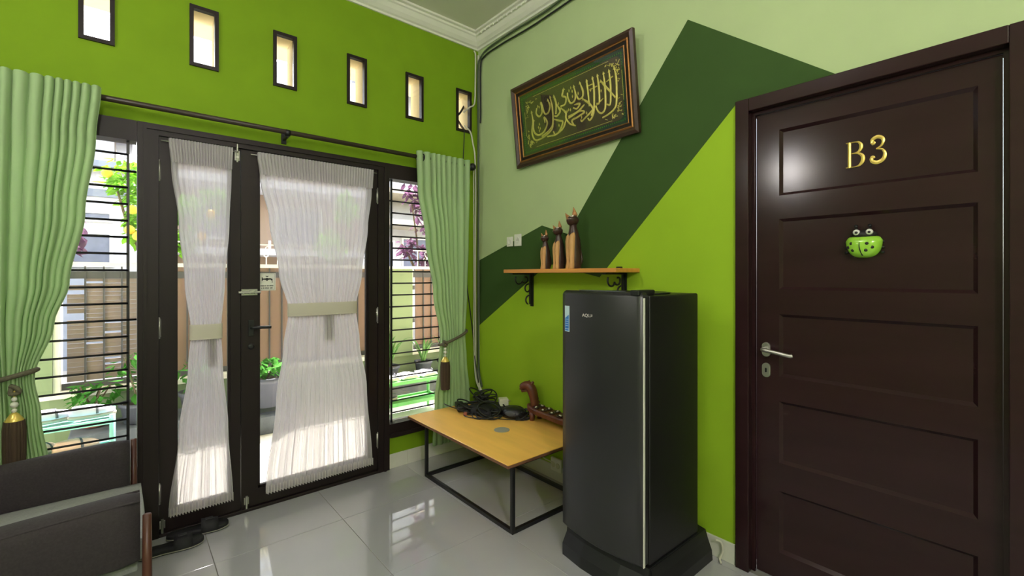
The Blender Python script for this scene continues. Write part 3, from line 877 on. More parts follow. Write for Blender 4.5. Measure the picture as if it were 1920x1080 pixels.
cushion('back_cushion', -2.95, -2.82, -.845, -.285, .36, .86, M['grey_fab'], .03, -.18, (-2.88, -.54, .36))
box('seat_frame', -2.84, -2.10, -.848, -.283, .285, .311, M['seat_fab'], ac, bev=.006)
for y in (-.986, -.183):
    for x, lean in ((-2.078 if y < -.5 else -2.104, .0), (-2.83, -.05)):
        V, F = sweep([(x + lean, y, 0), (x + lean * .4, y, .3), (x, y, .535 if y < -.5 else .57)], .0125, 8, rfun=lambda t: .65 + .45 * math.sin(math.pi * (.25 + .5 * t)), flat=1)
        mesh('leg', V, F, M['redwood'], ac, True)
# ------------------------------------------------------------------ slippers by the door
def slipper(ox, oy, ang, label, L=.265):
    t = thing('slipper', (ox, oy, 0), label, 'slipper', 'black slippers by the door')
    xf = Matrix.Translation((ox, oy, 0)) @ Matrix.Rotation(ang, 4, 'Z')
    half = [(0, .012), (.02, .030), (.06, .036), (.11, .034), (.16, .042), (.21, .047), (.245, .037), (.262, .016)]
    out = [(x * L / .265 - L / 2, w) for x, w in half] + [(x * L / .265 - L / 2, -w * .95) for x, w in half[::-1]]
    out = [(p.x, p.y) for p in smooth_pts([(a, b, 0) for a, b in out + out[:1]], 3)][:-1]
    def ring(s, z): return [(x * s, y * s, z + .004 * (x / L) ** 2 * 4) for x, y in out]
    loft('sole', [ring(.97, .001), ring(1, .006), ring(1, .020), ring(.97, .026)], M['rubber'], t, xf=xf)
    loft('sole_edge', [ring(1.012, .004), ring(1.012, .009)], M['soleedge'], t, xf=xf)
    V, F = [], []; n = 14
    for i, x in enumerate((.01, .035, .06, .085)):
        for k in range(n + 1):
            a = math.pi * k / n
            for off in (0, .006):
                V.append((x, (.046 + off * .3) * math.cos(a), .016 + (.044 - .004 * i + off) * math.sin(a) ** .8))
    m2 = 2 * (n + 1)
    for i in range(3):
        for k in range(n):
            a = i * m2 + 2 * k
            F.append((a, a + 2, a + 2 + m2, a + m2)); F.append((a + 1, a + 3, a + 3 + m2, a + 1 + m2))
    for i in (0, 3):
        for k in range(n):
            a = i * m2 + 2 * k; F.append((a, a + 1, a + 3, a + 2))
    st = mesh('strap', V, F, M['rubber'], t, True, xf)
    tag(box('strap_badge', .028, .062, -.012, .012, .060, .0645, M['plastic'], t, bev=.002, xf=xf), None)
    return t
slipper(-1.965, -.185, math.radians(-4), 'black slipper nearest the armchair, lying on the open floor')
slipper(-1.845, -.088, math.radians(-6), 'black slipper tucked against the narrow door leaf')

# ------------------------------------------------------------------ low table and what lies on it
TZ = .38
tb = thing('low_table', (-.345, -.66, 0), 'low table with a yellow wooden top and black metal frame', 'table')
box('tabletop', -.68, -.025, -1.185, -.135, TZ - .016, TZ, M['tabletop'], tb, bev=.002)
boxes('top_edging', [(-.6825, -.6802, -1.1875, -.1325, TZ - .017, TZ - .003), (-.6802, -.025, -1.1875, -1.1852, TZ - .017, TZ - .003)], M['tableedge'], tb)
fx0, fx1, fy0, fy1, r = -.617, -.075, -1.146, -.27, .010
for x in (fx0, fx1):
    for y in (fy0, fy1): box('leg', x - r, x + r, y - r, y + r, 0, TZ - .0165, M['black'], tb, bev=.002)
for z in (.0105, TZ - .0275):
    for x in (fx0, fx1): box('rail', x - r, x + r, fy0 + r, fy1 - r, z - r, z + r, M['black'], tb)
    for y in (fy0, fy1): box('rail', fx0 + r, fx1 - r, y - r, y + r, z - r, z + r, M['black'], tb)
lathe('cable_disc', [(.002, .0), (.048, .0), (.048, .0015), (.044, .0022), (.002, .0022)], (-.375, -.76, TZ), M['silver'], tb, seg=28)

def clutter_cable(name, pts, r, m, label):
    return tag(tube(name, pts, r, m, seg=6, sm=6), label, 'cable')
# power adapters, modem, cable coils
md = thing('modem', (-.165, -.43, TZ), 'black modem box lying at the wall end of the table', 'modem')
XM = Matrix.Translation((-.165, -.43, TZ)) @ Matrix.Rotation(.15, 4, 'Z')
box('modem_body', -.075, .075, -.10, .10, .004, .042, M['plastic'], md, bev=.012, seg=3, xf=XM)
box('modem_face', -.0765, -.0752, -.07, .07, .012, .032, M['fridgeside'], md, xf=XM)
for sx in (-.05, .05):
    for sy in (-.08, .08): lathe('foot', [(.007, 0), (.007, .0045)], (sx, sy, 0), M['rubber'], md, seg=8, xf=XM)
for k in range(4): box('indicator', -.0772, -.0766, -.05 + k * .02, -.044 + k * .02, .02, .023, M['lightblue'], md, xf=XM)
pb = thing('power_adapter', (-.13, -.475, TZ + .0425), 'white power adapter block lying on top of the black modem', 'adapter')
XP = Matrix.Translation((-.13, -.475, TZ + .0425)) @ Matrix.Rotation(-.5, 4, 'Z')
box('adapter_body', -.032, .032, -.028, .028, 0, .052, M['offwhite'], pb, bev=.006, seg=3, xf=XP)
box('adapter_seam', -.0325, .0325, -.0285, .0285, .022, .024, M['whitestrip'], pb, xf=XP)
for sy in (-.009, .009): tube('pin', [XP @ Vector((.032, sy, .03)), XP @ Vector((.05, sy, .03))], .0022, M['steel'], pb)
ab = thing('power_adapter', (-.26, -.33, TZ), 'long black power adapter brick among the cables', 'adapter')
XA = Matrix.Translation((-.33, -.24, TZ)) @ Matrix.Rotation(1.15, 4, 'Z')
box('adapter_body', -.075, .075, -.03, .03, .001, .04, M['plastic'], ab, bev=.008, seg=3, xf=XA)
box('adapter_label', -.04, .04, -.02, .02, .0402, .0408, M['fridgeside'], ab, xf=XA)
ps = thing('power_strip', (-.1, -.22, TZ), 'dark power strip with plugs below the corner cables', 'power strip')
XQ = Matrix.Translation((-.12, -.25, TZ)) @ Matrix.Rotation(-.35, 4, 'Z')
box('strip_body', -.028, .028, -.11, .11, .001, .036, M['plastic'], ps, bev=.006, xf=XQ)
for k in range(4):
    sk = lathe('socket', [(.018, .036), (.018, .038), (.012, .0382), (.001, .0382)], (0, -.078 + k * .052, 0), M['fridgeside'], ps, seg=14, xf=XQ)
for k in (1, 3): box('plug', -.016, .016, -.094 + k * .052, -.062 + k * .052, .0385, .075, M['plastic'], ps, bev=.006, xf=XQ)
rn = random.Random(3)
def tangle(cx, cy, n, rx, ry, z, hgt, r, m, label):
    """a heap of cable: loops that keep changing centre, size and tilt"""
    pts = []; k = 0
    for i in range(n):
        ox, oy = rn.uniform(-.4, .4) * rx, rn.uniform(-.4, .4) * ry
        ax, ay, ph, tz = rx * rn.uniform(.35, .95), ry * rn.uniform(.35, .95), rn.uniform(0, 6.28), rn.uniform(.2, 1.0) * hgt
        sg = rn.choice((-1, 1))
        for q in range(7):
            a = ph + sg * 2 * math.pi * q / 8
            pts.append((min(-.03, cx + ox + ax * math.cos(a)), cy + oy + ay * math.sin(a), z + r + tz * (.5 + .5 * math.sin(a + ph))))
    return clutter_cable('tangled_cable', pts, r, m, label)
tangle(-.30, -.33, 9, .105, .10, TZ, .065, .0048, M['cableB'], 'black tangled cable on the curtain side of the table')
tangle(-.24, -.46, 10, .10, .10, TZ, .085, .0055, M['cableB'], 'black tangled cable in the middle of the clutter')
tangle(-.13, -.66, 6, .06, .06, TZ, .06, .0045, M['cableB'], 'black tangled cable beside the carved game board')
tangle(-.13, -.28, 9, .09, .10, TZ + .02, .10, .0048, M['cableB'], 'black tangled cable heaped under the corner cables')
pou = thing('pouch', (-.27, -.37, TZ), 'flat black cloth pouch buried in the cables', 'pouch')
loft('pouch_body', [[(-.26 + .085 * q * math.cos(2 * math.pi * k / 18) * (1 + .12 * math.sin(3 * k)), -.40 + .12 * q * math.sin(2 * math.pi * k / 18) * (1 + .1 * math.cos(2 * k)), TZ + z) for k in range(18)] for q, z in ((.9, .001), (1, .012), (.93, .032), (.7, .048), (.35, .054), (.05, .055))], M['rubber'], pou)
tube('drawstring', [(-.345, -.42, TZ + .02), (-.37, -.44, TZ + .012), (-.38, -.48, TZ + .004), (-.36, -.52, TZ + .004)], .003, M['cableB'], pou, sm=4)
clutter_cable('loose_cable', [(-.40, -.14, TZ + .03), (-.43, -.20, TZ + .045), (-.40, -.27, TZ + .03), (-.35, -.31, TZ + .02), (-.3, -.34, TZ + .045)], .0035, M['cableB'], 'black cable arching up beside the green curtain')
clutter_cable('loose_cable', [(-.36, -.33, TZ + .004), (-.40, -.40, TZ + .004), (-.36, -.50, TZ + .004), (-.29, -.56, TZ + .004), (-.23, -.63, TZ + .004), (-.17, -.70, TZ + .004)], .0032, M['cableB'], 'thin black cable lying along the front of the clutter')
hp = thing('headset', (-.155, -.61, TZ), 'black rounded headset with a grey blue pad beside the carved board', 'headset')
XW = Matrix.Translation((-.155, -.61, TZ)) @ Matrix.Rotation(.5, 4, 'Z')
loft('headset_shell', [[(.062 * q * math.cos(2 * math.pi * k / 20), .085 * q * math.sin(2 * math.pi * k / 20), z) for k in range(20)] for q, z in ((.85, .001), (1, .015), (.97, .035), (.8, .055), (.5, .066), (.1, .07))], M['plastic'], hp, xf=XW)
loft('ear_pad', [[(-.052 + z, .04 * q * math.cos(2 * math.pi * k / 16), .034 + .02 * q * math.sin(2 * math.pi * k / 16)) for k in range(16)] for q, z in ((1, .012), (1, -.004), (.7, -.010), (.1, -.011))], M['pot'], hp, xf=XW)
tube('headband', [XW @ Vector(p) for p in ((.0, .08, .02), (.03, .11, .03), (.07, .06, .045), (.06, -.03, .05), (.01, -.085, .03))], .008, M['plastic'], hp, sm=5)
pl_ = thing('plug', (-.39, -.36, TZ), 'small brown plug at the end of a cable on the table', 'plug')
XG = Matrix.Translation((-.375, -.37, TZ)) @ Matrix.Rotation(.8, 4, 'Z')
box('plug_body', -.022, .022, -.012, .012, .001, .02, M['terra'], pl_, bev=.005, xf=XG)
for sy in (-.006, .006): tube('pin', [XG @ Vector((.022, sy, .01)), XG @ Vector((.04, sy, .01))], .002, M['steel'], pl_)

# carved game board with an animal head
gb = thing('carved_game_board', (-.075, -.9, TZ), 'carved red brown wooden game board with an animal head', 'game board')
bm = bmesh.new()
rings = []
GY0, GY1 = -.695, -1.22
def gsec(y, w, zt, zb):
    return [(-.075 - w, y, zb), (-.075 + w, y, zb), (-.075 + w * 1.12, y, zt - .008), (-.075 + w * .95, y, zt), (-.075 - w * .95, y, zt), (-.075 - w * 1.12, y, zt - .008)]
loft('board', [gsec(GY0, .030, .478, .452), gsec(GY0 - .02, .044, .472, .438), gsec(GY0 - .1, .05, .464, .428), gsec(-1.0, .05, .456, .42), gsec(GY1, .044, .455, .425)], M['carved'], gb, smooth=False)
for k in range(6):
    for sx in (-.024, .024):
        y = -.775 - k * .07; z = .4655 - k * .0022
        cu = lathe('cup', [(.022, .001), (.0225, .006), (.018, .0065), (.012, .002), (.001, .0005)], (-.075 + sx, y, z), M['catdark'], gb, seg=14)
        if k < 4:
            for q in range(2): lathe('shell', [(.001, 0), (.006, .002), (.007, .005), (.001, .009)], (-.075 + sx + rn.uniform(-.008, .008), y + rn.uniform(-.008, .008), z + .003), M['shell'], cu, seg=8)
for x in (-.108, -.04):
    for y in (-.745, -1.15):
        V, F = sweep([(x, y, TZ + .0005), (x, y, TZ + .02), (x, y, .435)], .017, 10, rfun=lambda t: .95 + .25 * t)
        mesh('leg', V, F, M['carved'], gb, True)
# neck and head rise at the far end, head turned to the left
neck = [(-.075, -.738, .45, .028), (-.075, -.734, .49, .030), (-.077, -.728, .525, .031), (-.080, -.720, .555, .034), (-.085, -.708, .582, .037), (-.095, -.692, .598, .034), (-.108, -.675, .596, .030), (-.119, -.662, .586, .026), (-.127, -.654, .572, .018)]
pts = [Vector(p[:3]) for p in neck]; rs = [p[3] for p in neck]
V, F = sweep(pts, 1.0, 12, rfun=lambda t: rs[min(len(rs) - 1, int(round(t * (len(rs) - 1))))])
hdm = mesh('carved_head', V, F, M['carved'], gb, True)
md_ = hdm.modifiers.new('round', 'SUBSURF'); md_.levels = 2; md_.render_levels = 2
for sy in (-.014, .012):
    V, F = sweep([(-.086, -.702 + sy, .606), (-.080, -.704 + sy * 1.5, .628)], .014, 6, rfun=lambda t: 1 - .8 * t)
    mesh('ear', V, F, M['carved'], gb)
tube('snout_ridge', [(-.118, -.690, .602), (-.132, -.672, .588), (-.138, -.660, .572)], .007, M['carved'], gb, sm=4)
tube('jaw', [(-.095, -.690, .566), (-.112, -.668, .562), (-.122, -.656, .558)], .012, M['carved'], gb, sm=4)
for k in range(6):
    lathe('mane_curl', [(.002, -.010), (.009, -.005), (.011, .003), (.004, .011)], (-.056 - .002 * k, -.750 + .009 * k, .49 + k * .024), M['carved'], gb, seg=8)
lathe('eye', [(.001, -.004), (.004, 0), (.001, .004)], (-.122, -.698, .600), M['ink'], gb, seg=8)

# ------------------------------------------------------------------ refrigerator
fr = thing('refrigerator', (-.34, -1.65, 0), 'tall black single door refrigerator with a curved front', 'refrigerator')
FY0, FY1 = -1.432, -1.872       # far and near sides
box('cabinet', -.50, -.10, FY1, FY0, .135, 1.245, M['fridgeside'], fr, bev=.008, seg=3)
n = 16; outl = []
for k in range(n + 1):
    s = k / n; y = FY0 + (FY1 - FY0) * s
    outl.append((-.548 - .030 * (1 - (2 * s - 1) ** 2), y))
def fring(z, ins):
    rg = [(x + ins * .8, FY0 - .001 - ins + (y - FY0) * (1 - 2 * ins / .44), z) for x, y in outl]
    return rg + [(-.512, FY1 + ins, z), (-.512, FY0 - ins, z)]
dr = loft('door', [fring(.148, .006), fring(.156, 0), fring(1.24, 0), fring(1.25, .004)], M['fridge'], fr, smooth=False)
for p in dr.data.polygons:
    if abs(p.normal.z) < .5 and p.normal.x < -.3: p.use_smooth = True
box('gasket', -.512, -.499, FY1 + .008, FY0 - .008, .16, 1.235, M['rubber'], fr)
box('door_edge_strip', -.549, -.537, FY1 - .004, FY1 - .0008, .150, 1.236, M['whitestrip'], fr, bev=.001)
# top plate with a shallow oval dish
lathe('top_dish', [(.19, 0), (.195, .006), (.17, .004), (.02, .002)], (-.33, -1.65, 1.2455), M['plastic'], fr, seg=32, sx=.85)
loft('door_cap', [fring(1.2505, .005), fring(1.258, .012)], M['plastic'], fr, smooth=False)
lathe('door_cap_dish', [(.125, 0), (.13, .0035), (.11, .002), (.01, .001)], (-.535, -1.652, 1.2582), M['concrete'], fr, seg=28, sx=.2)
box('hinge_cover', -.56, -.44, FY1 + .012, FY1 + .055, 1.2455, 1.268, M['plastic'], fr, bev=.005)
# plinth and flared stand
pl = loft('plinth', [[(x, y, z) for x, y in ((-.545 + g, FY0 + .004), (-.562 + g, FY0 - .12), (-.562 + g, FY1 + .12), (-.545 + g, FY1 - .004), (-.10, FY1 - .004), (-.10, FY0 + .004))] for z, g in ((.0, .0), (.055, .0), (.10, .03), (.134, .035))], M['plastic'], fr, smooth=False)
loft('stand', [[(x, y, z) for x, y in ((-.50, FY1 - .006 - w), (-.045, FY1 - .006 - w), (-.03, FY1 + .06), (-.03, FY0 - .06), (-.06, FY0 + .004), (-.12, FY0 + .002), (-.12, FY1 - .0045), (-.50, FY1 - .0045))] for z, w in ((0, .036), (.045, .032), (.09, .014), (.13, .001))], M['plastic'], fr, smooth=False)
def front_x(y):
    s = (y - FY0) / (FY1 - FY0); return -.548 - .030 * (1 - (2 * s - 1) ** 2)
# sticker on the door
st = loft('energy_sticker', [[(front_x(y) - g, y, z) for z in (1.068, 1.185)] for y, g in ((-1.455, .001), (-1.465, .001), (-1.475, .001), (-1.486, .001))] , M['lightblue'], fr) if False else None
V, F = [], []
ys = [-1.452 - .036 * k / 6 for k in range(7)]
for y in ys:
    for z in (1.066, 1.186):
        for g in (.0004, .0014): V.append((front_x(y) - g, y, z))
for k in range(6):
    a, b = 4 * k, 4 * (k + 1)
    F += [(a, b, b + 2, a + 2), (a + 1, b + 1, b + 3, a + 3), (a, b, b + 1, a + 1), (a + 2, b + 2, b + 3, a + 3)]
F += [(0, 1, 3, 2), (24, 25, 27, 26)]
sk = mesh('energy_sticker', V, F, M['lightblue'], fr)
def on_front(y0, y1, z0, z1, m, name, parent, skew=0.0):
    V = []
    for y, z in ((y0, z0), (y1, z0), (y1, z1), (y0, z1 - skew)):
        for g in (.0016, .0022): V.append((front_x(y) - g, y, z))
    return mesh(name, V, [(0, 2, 4, 6), (1, 3, 5, 7), (0, 2, 3, 1), (2, 4, 5, 3), (4, 6, 7, 5), (6, 0, 1, 7)], m, parent)
on_front(-1.4545, -1.4835, 1.080, 1.145, M['blue'], 'sticker_print', sk, .018)
on_front(-1.4555, -1.4825, 1.070, 1.077, M['blue'], 'sticker_print', sk)
for k in range(4): on_front(-1.458, -1.480, 1.092 + k * .010, 1.094 + k * .010, M['lightblue'], 'sticker_line', sk)
# brand lettering on the door, built from flat strokes
cu = bpy.data.curves.new('lettering', 'FONT'); cu.body = 'AQUA'; cu.size = .021; cu.extrude = .0006
to = bpy.data.objects.new('lettering', cu); COL.objects.link(to)
dg = bpy.context.evaluated_depsgraph_get(); dg.update()
me = bpy.data.meshes.new_from_object(to.evaluated_get(dg)); bpy.data.objects.remove(to)
me.transform(frame_xf((front_x(-1.60) - .0008, -1.578, 1.144), (0, -1, 0), (0, 0, 1)) @ Matrix.Diagonal((1.05, .95, 1, 1)))
link('lettering', me, M['whitestrip'], fr)

# ------------------------------------------------------------------ wall shelf
sh = thing('wall_shelf', (-.1, -1.03, 1.10), 'orange wooden wall shelf on two black scroll brackets', 'shelf')
box('shelf_board', -.213, -.001, -1.49, -.578, 1.343, 1.366, M['shelf'], sh, bev=.003)
for y in (-.635, -1.395):
    b = boxes('bracket', [(-.012, -.002, y - .013, y + .013, 1.115, 1.342), (-.19, -.012, y - .012, y + .012, 1.332, 1.342), (-.030, -.012, y - .006, y + .006, 1.13, 1.332)], M['black'], sh, bev=.001)
    def sc(c, r0, r1, a0, a1, n=16):
        return [(c[0] + (r0 + (r1 - r0) * k / n) * math.cos(math.radians(a0 + (a1 - a0) * k / n)), y, c[1] + (r0 + (r1 - r0) * k / n) * math.sin(math.radians(a0 + (a1 - a0) * k / n))) for k in range(n + 1)]
    tubes('scroll', [sc((-.125, 1.300), .034, .030, 150, 340), sc((-.070, 1.302), .032, .012, 200, 470), sc((-.045, 1.235), .034, .014, 80, 330), sc((-.034, 1.16), .03, .03, 60, 250)], .0055, M['black'], b, sm=0, seg=6)
box('bracket_cap', -.06, -.035, -1.402, -1.376, 1.366, 1.376, M['black'], sh, bev=.002)

# three carved cats on the shelf
def cat(x, y, h, face, label, roll):
    t = thing('cat_figurine', (x, y, 1.366), label, 'figurine', 'carved wooden cats on the shelf')
    xf = Matrix.Translation((x, y, 1.3662)) @ Matrix.Rotation(face, 4, 'Z') @ Matrix.Diagonal((h, h, h, 1))
    # local: +x is the cat's front, unit height to the ear tip; the head is rolled to one side
    def ell(cx, rx, ry, z, n=20, cy=0): return [(cx + rx * math.cos(2 * math.pi * k / n), cy + ry * math.sin(2 * math.pi * k / n), z) for k in range(n)]
    body = [ell(-.015, .100, .078, 0), ell(-.017, .108, .085, .02), ell(-.020, .110, .090, .16), ell(-.014, .106, .092, .32), ell(-.004, .098, .090, .45), ell(.006, .080, .076, .55), ell(.012, .058, .058, .63), ell(.014, .050, .052, .70)]
    loft('body', body, M['catdark'], t, xf=xf)
    hx = xf @ Matrix.Translation((.02, 0, .74)) @ Matrix.Rotation(roll, 4, 'X') @ Matrix.Rotation(.3, 4, 'Z')
    def sec(cx, ry, rz, n=20): return [(cx, ry * math.cos(2 * math.pi * k / n), rz * math.sin(2 * math.pi * k / n)) for k in range(n)]
    loft('head', [sec(-.085, .01, .01), sec(-.076, .050, .045), sec(-.045, .082, .072), sec(0, .094, .080), sec(.045, .086, .072), sec(.08, .066, .054), sec(.105, .046, .036), sec(.122, .028, .022), sec(.128, .006, .005)], M['catdark'], t, xf=hx)
    for sgn in (1, -1):
        def er(z, r0, r1, dy): return [(-.01 + r0 * math.cos(2 * math.pi * k / 10), sgn * (.052 + dy) + r1 * math.sin(2 * math.pi * k / 10), z) for k in range(10)]
        loft('ear', [er(.05, .030, .050, 0), er(.10, .025, .040, .010), er(.15, .016, .022, .022), er(.205, .002, .002, .034)], M['catear'], t, xf=hx)
        cen = (.080, sgn * .050, .026); nrm = Vector((.8, sgn * .5, .28)).normalized()
        ex = Vector((0, 0, 1)).cross(nrm).normalized()
        fx = hx @ frame_xf(cen, ex, nrm.cross(ex))
        ey = loft('eye', [[(.040 * q * math.cos(2 * math.pi * k / 14), (.020 * math.sin(2 * math.pi * k / 14) + sgn * .010 * math.cos(2 * math.pi * k / 14)) * q, z) for k in range(14)] for q, z in ((1, -.012), (1, .003), (.6, .009), (.1, .011))], M['shell'], t, xf=fx)
        loft('pupil', [[(.008 * q * math.cos(2 * math.pi * k / 8), .012 * q * math.sin(2 * math.pi * k / 8), z) for k in range(8)] for q, z in ((1, .004), (.7, .0125))], M['ink'], ey, xf=fx)
        # pale carved front legs with rounded tops
        loft('front_leg', [ell(.062 + a, .050 * q, .050 * q, z, 14, sgn * .038) for a, q, z in ((.010, .86, 0), (.012, .9, .015), (.002, .78, .12), (.008, .95, .30), (.008, 1.05, .42), (-.004, .95, .50), (-.025, .55, .555), (-.035, .1, .57))], M['catlight'], t, xf=xf)
    loft('nose', [sec(.118, .012, .010, 10), sec(.134, .010, .007, 10)], M['catear'], t, xf=hx)
    V, F = sweep([xf @ Vector(p) for p in smooth_pts([(-.10, .0, .03), (-.128, .03, .12), (-.125, .02, .24), (-.112, 0, .33)], 5)], .018 * h, 8)
    mesh('tail', V, F, M['catdark'], t, True)
    return t
FACE = math.radians(164)
cat(-.105, -.868, .262, FACE, 'smallest of the three carved wooden cats on the shelf', .45)
cat(-.105, -.985, .312, FACE + .05, 'middle-sized carved wooden cat on the shelf', .5)
cat(-.105, -1.105, .385, FACE + .1, 'tallest of the three carved wooden cats on the shelf', .5)

# ------------------------------------------------------------------ framed calligraphy
BLp = Vector((-.012, -.508, 2.078)); Uv = Vector((0, -.99975, .0221)); Vv = Vector((-.111, 0, .9938))
pc = thing('framed_calligraphy', (-.04, -1.0, 2.08), 'brown and gold framed gold calligraphy leaning out from the wall', 'picture')
XPc = frame_xf(BLp, Uv, Vv)
PW, PH = .998, .545
def mould(name, o, i, z0, z1, z2, m):
    """rectangular moulding between outer inset o and inner inset i"""
    V = []
    for ins, z in ((o, 0.0), (o, z0), ((o + i) / 2, z1), (i, z2), (i, 0.0)):
        V += [(ins, ins, z), (PW - ins, ins, z), (PW - ins, PH - ins, z), (ins, PH - ins, z)]
    F = []
    for k in range(5):
        a, b = 4 * k, 4 * ((k + 1) % 5)
        for j in range(4): F.append((a + j, a + (j + 1) % 4, b + (j + 1) % 4, b + j))
    return mesh(name, V, F, m, pc, xf=XPc)
mould('frame', 0, .034, .022, .030, .020, M['frame_brown'])
mould('gold_moulding', .0345, .046, .018, .022, .018, M['frame_gold'])
mould('inner_frame', .0465, .064, .014, .012, .010, M['wood'])
mould('gold_slip', .0645, .071, .013, .015, .012, M['frame_gold'])
box('backing', .07, PW - .07, .07, PH - .07, .001, .005, M['picgreen'], pc, xf=XPc)
cart = []
for cx, cy, a0 in ((.86, .40, 0), (.16, .40, 90), (.16, .145, 180), (.86, .145, 270)):
    for k in range(7):
        a = math.radians(a0 + 90 * k / 6); cart.append((cx + .045 * math.cos(a), cy + .045 * math.sin(a)))
prism('cartouche', cart, .0012, M['picbrown'], pc, xf=XPc @ Matrix.Translation((0, 0, .0051)))
STROKES = [[(0.858,0.387),(0.867,0.320),(0.859,0.203),(0.838,0.167),(0.794,0.150),(0.756,0.144)],
[(0.762,0.348),(0.788,0.313),(0.820,0.272),(0.854,0.226)],
[(0.822,0.384),(0.826,0.296),(0.816,0.205),(0.793,0.208)],
[(0.783,0.386),(0.787,0.308),(0.781,0.199),(0.756,0.171),(0.730,0.185),(0.713,0.222)],
[(0.740,0.387),(0.745,0.321),(0.741,0.236),(0.721,0.234)],
[(0.704,0.387),(0.709,0.321),(0.700,0.215),(0.687,0.175),(0.663,0.156),(0.649,0.171)],
[(0.659,0.385),(0.664,0.318),(0.667,0.235)],
[(0.607,0.390),(0.626,0.335),(0.619,0.304),(0.589,0.301),(0.574,0.333)],
[(0.621,0.292),(0.667,0.251),(0.691,0.212),(0.676,0.178)],
[(0.713,0.222),(0.668,0.196),(0.599,0.164)],
[(0.558,0.386),(0.568,0.335),(0.555,0.300),(0.524,0.297),(0.505,0.336),(0.505,0.365)],
[(0.477,0.396),(0.461,0.361),(0.490,0.341),(0.478,0.304),(0.441,0.302)],
[(0.444,0.290),(0.479,0.252),(0.479,0.217),(0.509,0.175),(0.552,0.153)],
[(0.541,0.155),(0.526,0.191),(0.573,0.199),(0.626,0.213),(0.591,0.228),(0.498,0.212)],
[(0.631,0.256),(0.577,0.231),(0.499,0.223)],
[(0.552,0.278),(0.596,0.271),(0.571,0.250),(0.543,0.263)],
[(0.390,0.381),(0.404,0.330),(0.396,0.268)],
[(0.357,0.385),(0.369,0.316),(0.365,0.222),(0.326,0.183),(0.257,0.163)],
[(0.178,0.343),(0.183,0.280),(0.167,0.209),(0.193,0.155),(0.265,0.152),(0.346,0.179),(0.369,0.221)],
[(0.191,0.284),(0.185,0.217),(0.224,0.180),(0.279,0.188),(0.315,0.234),(0.291,0.277),(0.295,0.242)],
[(0.334,0.374),(0.350,0.333),(0.332,0.296),(0.298,0.299),(0.283,0.352),(0.274,0.379)],
[(0.269,0.374),(0.277,0.317),(0.249,0.294),(0.221,0.320),(0.230,0.354)],
[(0.364,0.246),(0.419,0.220),(0.449,0.201),(0.410,0.152),(0.376,0.145),(0.362,0.169)],
[(0.478,0.211),(0.448,0.166),(0.384,0.143),(0.308,0.148)],
[(0.414,0.316),(0.434,0.275),(0.406,0.253),(0.382,0.259)],
[(0.664,0.351),(0.714,0.352)],[(0.800,0.331),(0.847,0.347)],[(0.713,0.222),(0.771,0.249)],[(0.676,0.326),(0.732,0.330)]]
DOTS = [(0.242,0.246),(0.231,0.228),(0.247,0.217),(0.238,0.204),(0.504,0.262),(0.519,0.258),(0.491,0.257),(0.602,0.191),(0.643,0.203),(0.596,0.173),(0.415,0.192),(0.438,0.180),(0.534,0.385),(0.543,0.362),(0.518,0.373),(0.468,0.390),(0.683,0.323),(0.759,0.295),(0.424,0.325),(0.252,0.354),(0.240,0.361),(0.589,0.335),(0.543,0.331)]
for i, s in enumerate(STROKES):
    thin = len(s) == 2
    bm = bmesh.new()
    ribbon(bm, s, (lambda t: .006) if thin else (lambda t: .005 + .0085 * min(1, 6 * t) * (1 - .55 * t)), .0035, XPc @ Matrix.Translation((0, 0, .0062)))
    if not thin and s[0][1] > s[1][1] + .03:       # arrow-shaped serif on the tall uprights
        x, y = s[0]
        vs_ = [bm.verts.new(XPc @ Vector(q)) for q in ((x - .003, y + .012, .0075), (x - .010, y - .008, .0075), (x + .011, y - .006, .0075), (x, y - .001, .0115))]
        for f in ((0, 1, 3), (1, 2, 3), (2, 0, 3), (0, 2, 1)): bm.faces.new([vs_[k] for k in f])
    bm_obj('calligraphy_stroke', bm, M['callig'], pc)
for x, y in DOTS:
    prism('calligraphy_mark', [(x, y - .010), (x + .0045, y), (x, y + .010), (x - .0045, y)], .003, M['callig'], pc, xf=XPc @ Matrix.Translation((0, 0, .0062)))
# border beads and corner sprays
bm = bmesh.new()
def bead(x, y, s=.0035): bm_box(bm, x - s, x + s, y - s, y + s, .005, .0068, xf=XPc)
for k in range(58): bead(.092 + k * .0143, .092); bead(.092 + k * .0143, PH - .092)
for k in range(26): bead(.092, .1 + k * .0138); bead(PW - .092, .1 + k * .0138)
bb = bm_obj('bead_border', bm, M['leafD'], pc); bb['kind'] = 'stuff'
for cx, cy, sx, sy in ((.89, .42, -1, -1), (.89, .125, -1, 1), (.125, .42, 1, -1), (.125, .125, 1, 1)):
    bm = bmesh.new()
    for k in range(90):
        a, b = rn.uniform(0, .11), rn.uniform(0, .11)
        if a * b < .0011:
            ribbon(bm, [(cx + sx * a, cy + sy * b), (cx + sx * a + rn.uniform(-.01, .01), cy + sy * b + rn.uniform(-.01, .01)), (cx + sx * a + rn.uniform(-.012, .012), cy + sy * b + rn.uniform(-.012, .012))], lambda t: .0028, .0015, XPc @ Matrix.Translation((0, 0, .0062)))
    bm_obj('corner_spray', bm, M['callig'], pc)
boxes_l = [(.20, .82, .108, .110), (.20, .82, .436, .438), (.905, .907, .20, .36), (.108, .110, .20, .36)]
for x0, x1, y0, y1 in boxes_l: box('gold_line', x0, x1, y0, y1, .0052, .0072, M['callig'], pc, xf=XPc)
box('glass_front', .071, PW - .071, .071, PH - .071, .0118, .0122, M['pglass'], pc, xf=XPc)
for x in (.2, .8):
    p = XPc @ Vector((x, PH - .01, 0.0))
    tag(tube('hanging_wire', [p, (p.x * .5, p.y, p.z + .02), (-.001, p.y, p.z + .04)], .0015, M['steel'], pc), None)

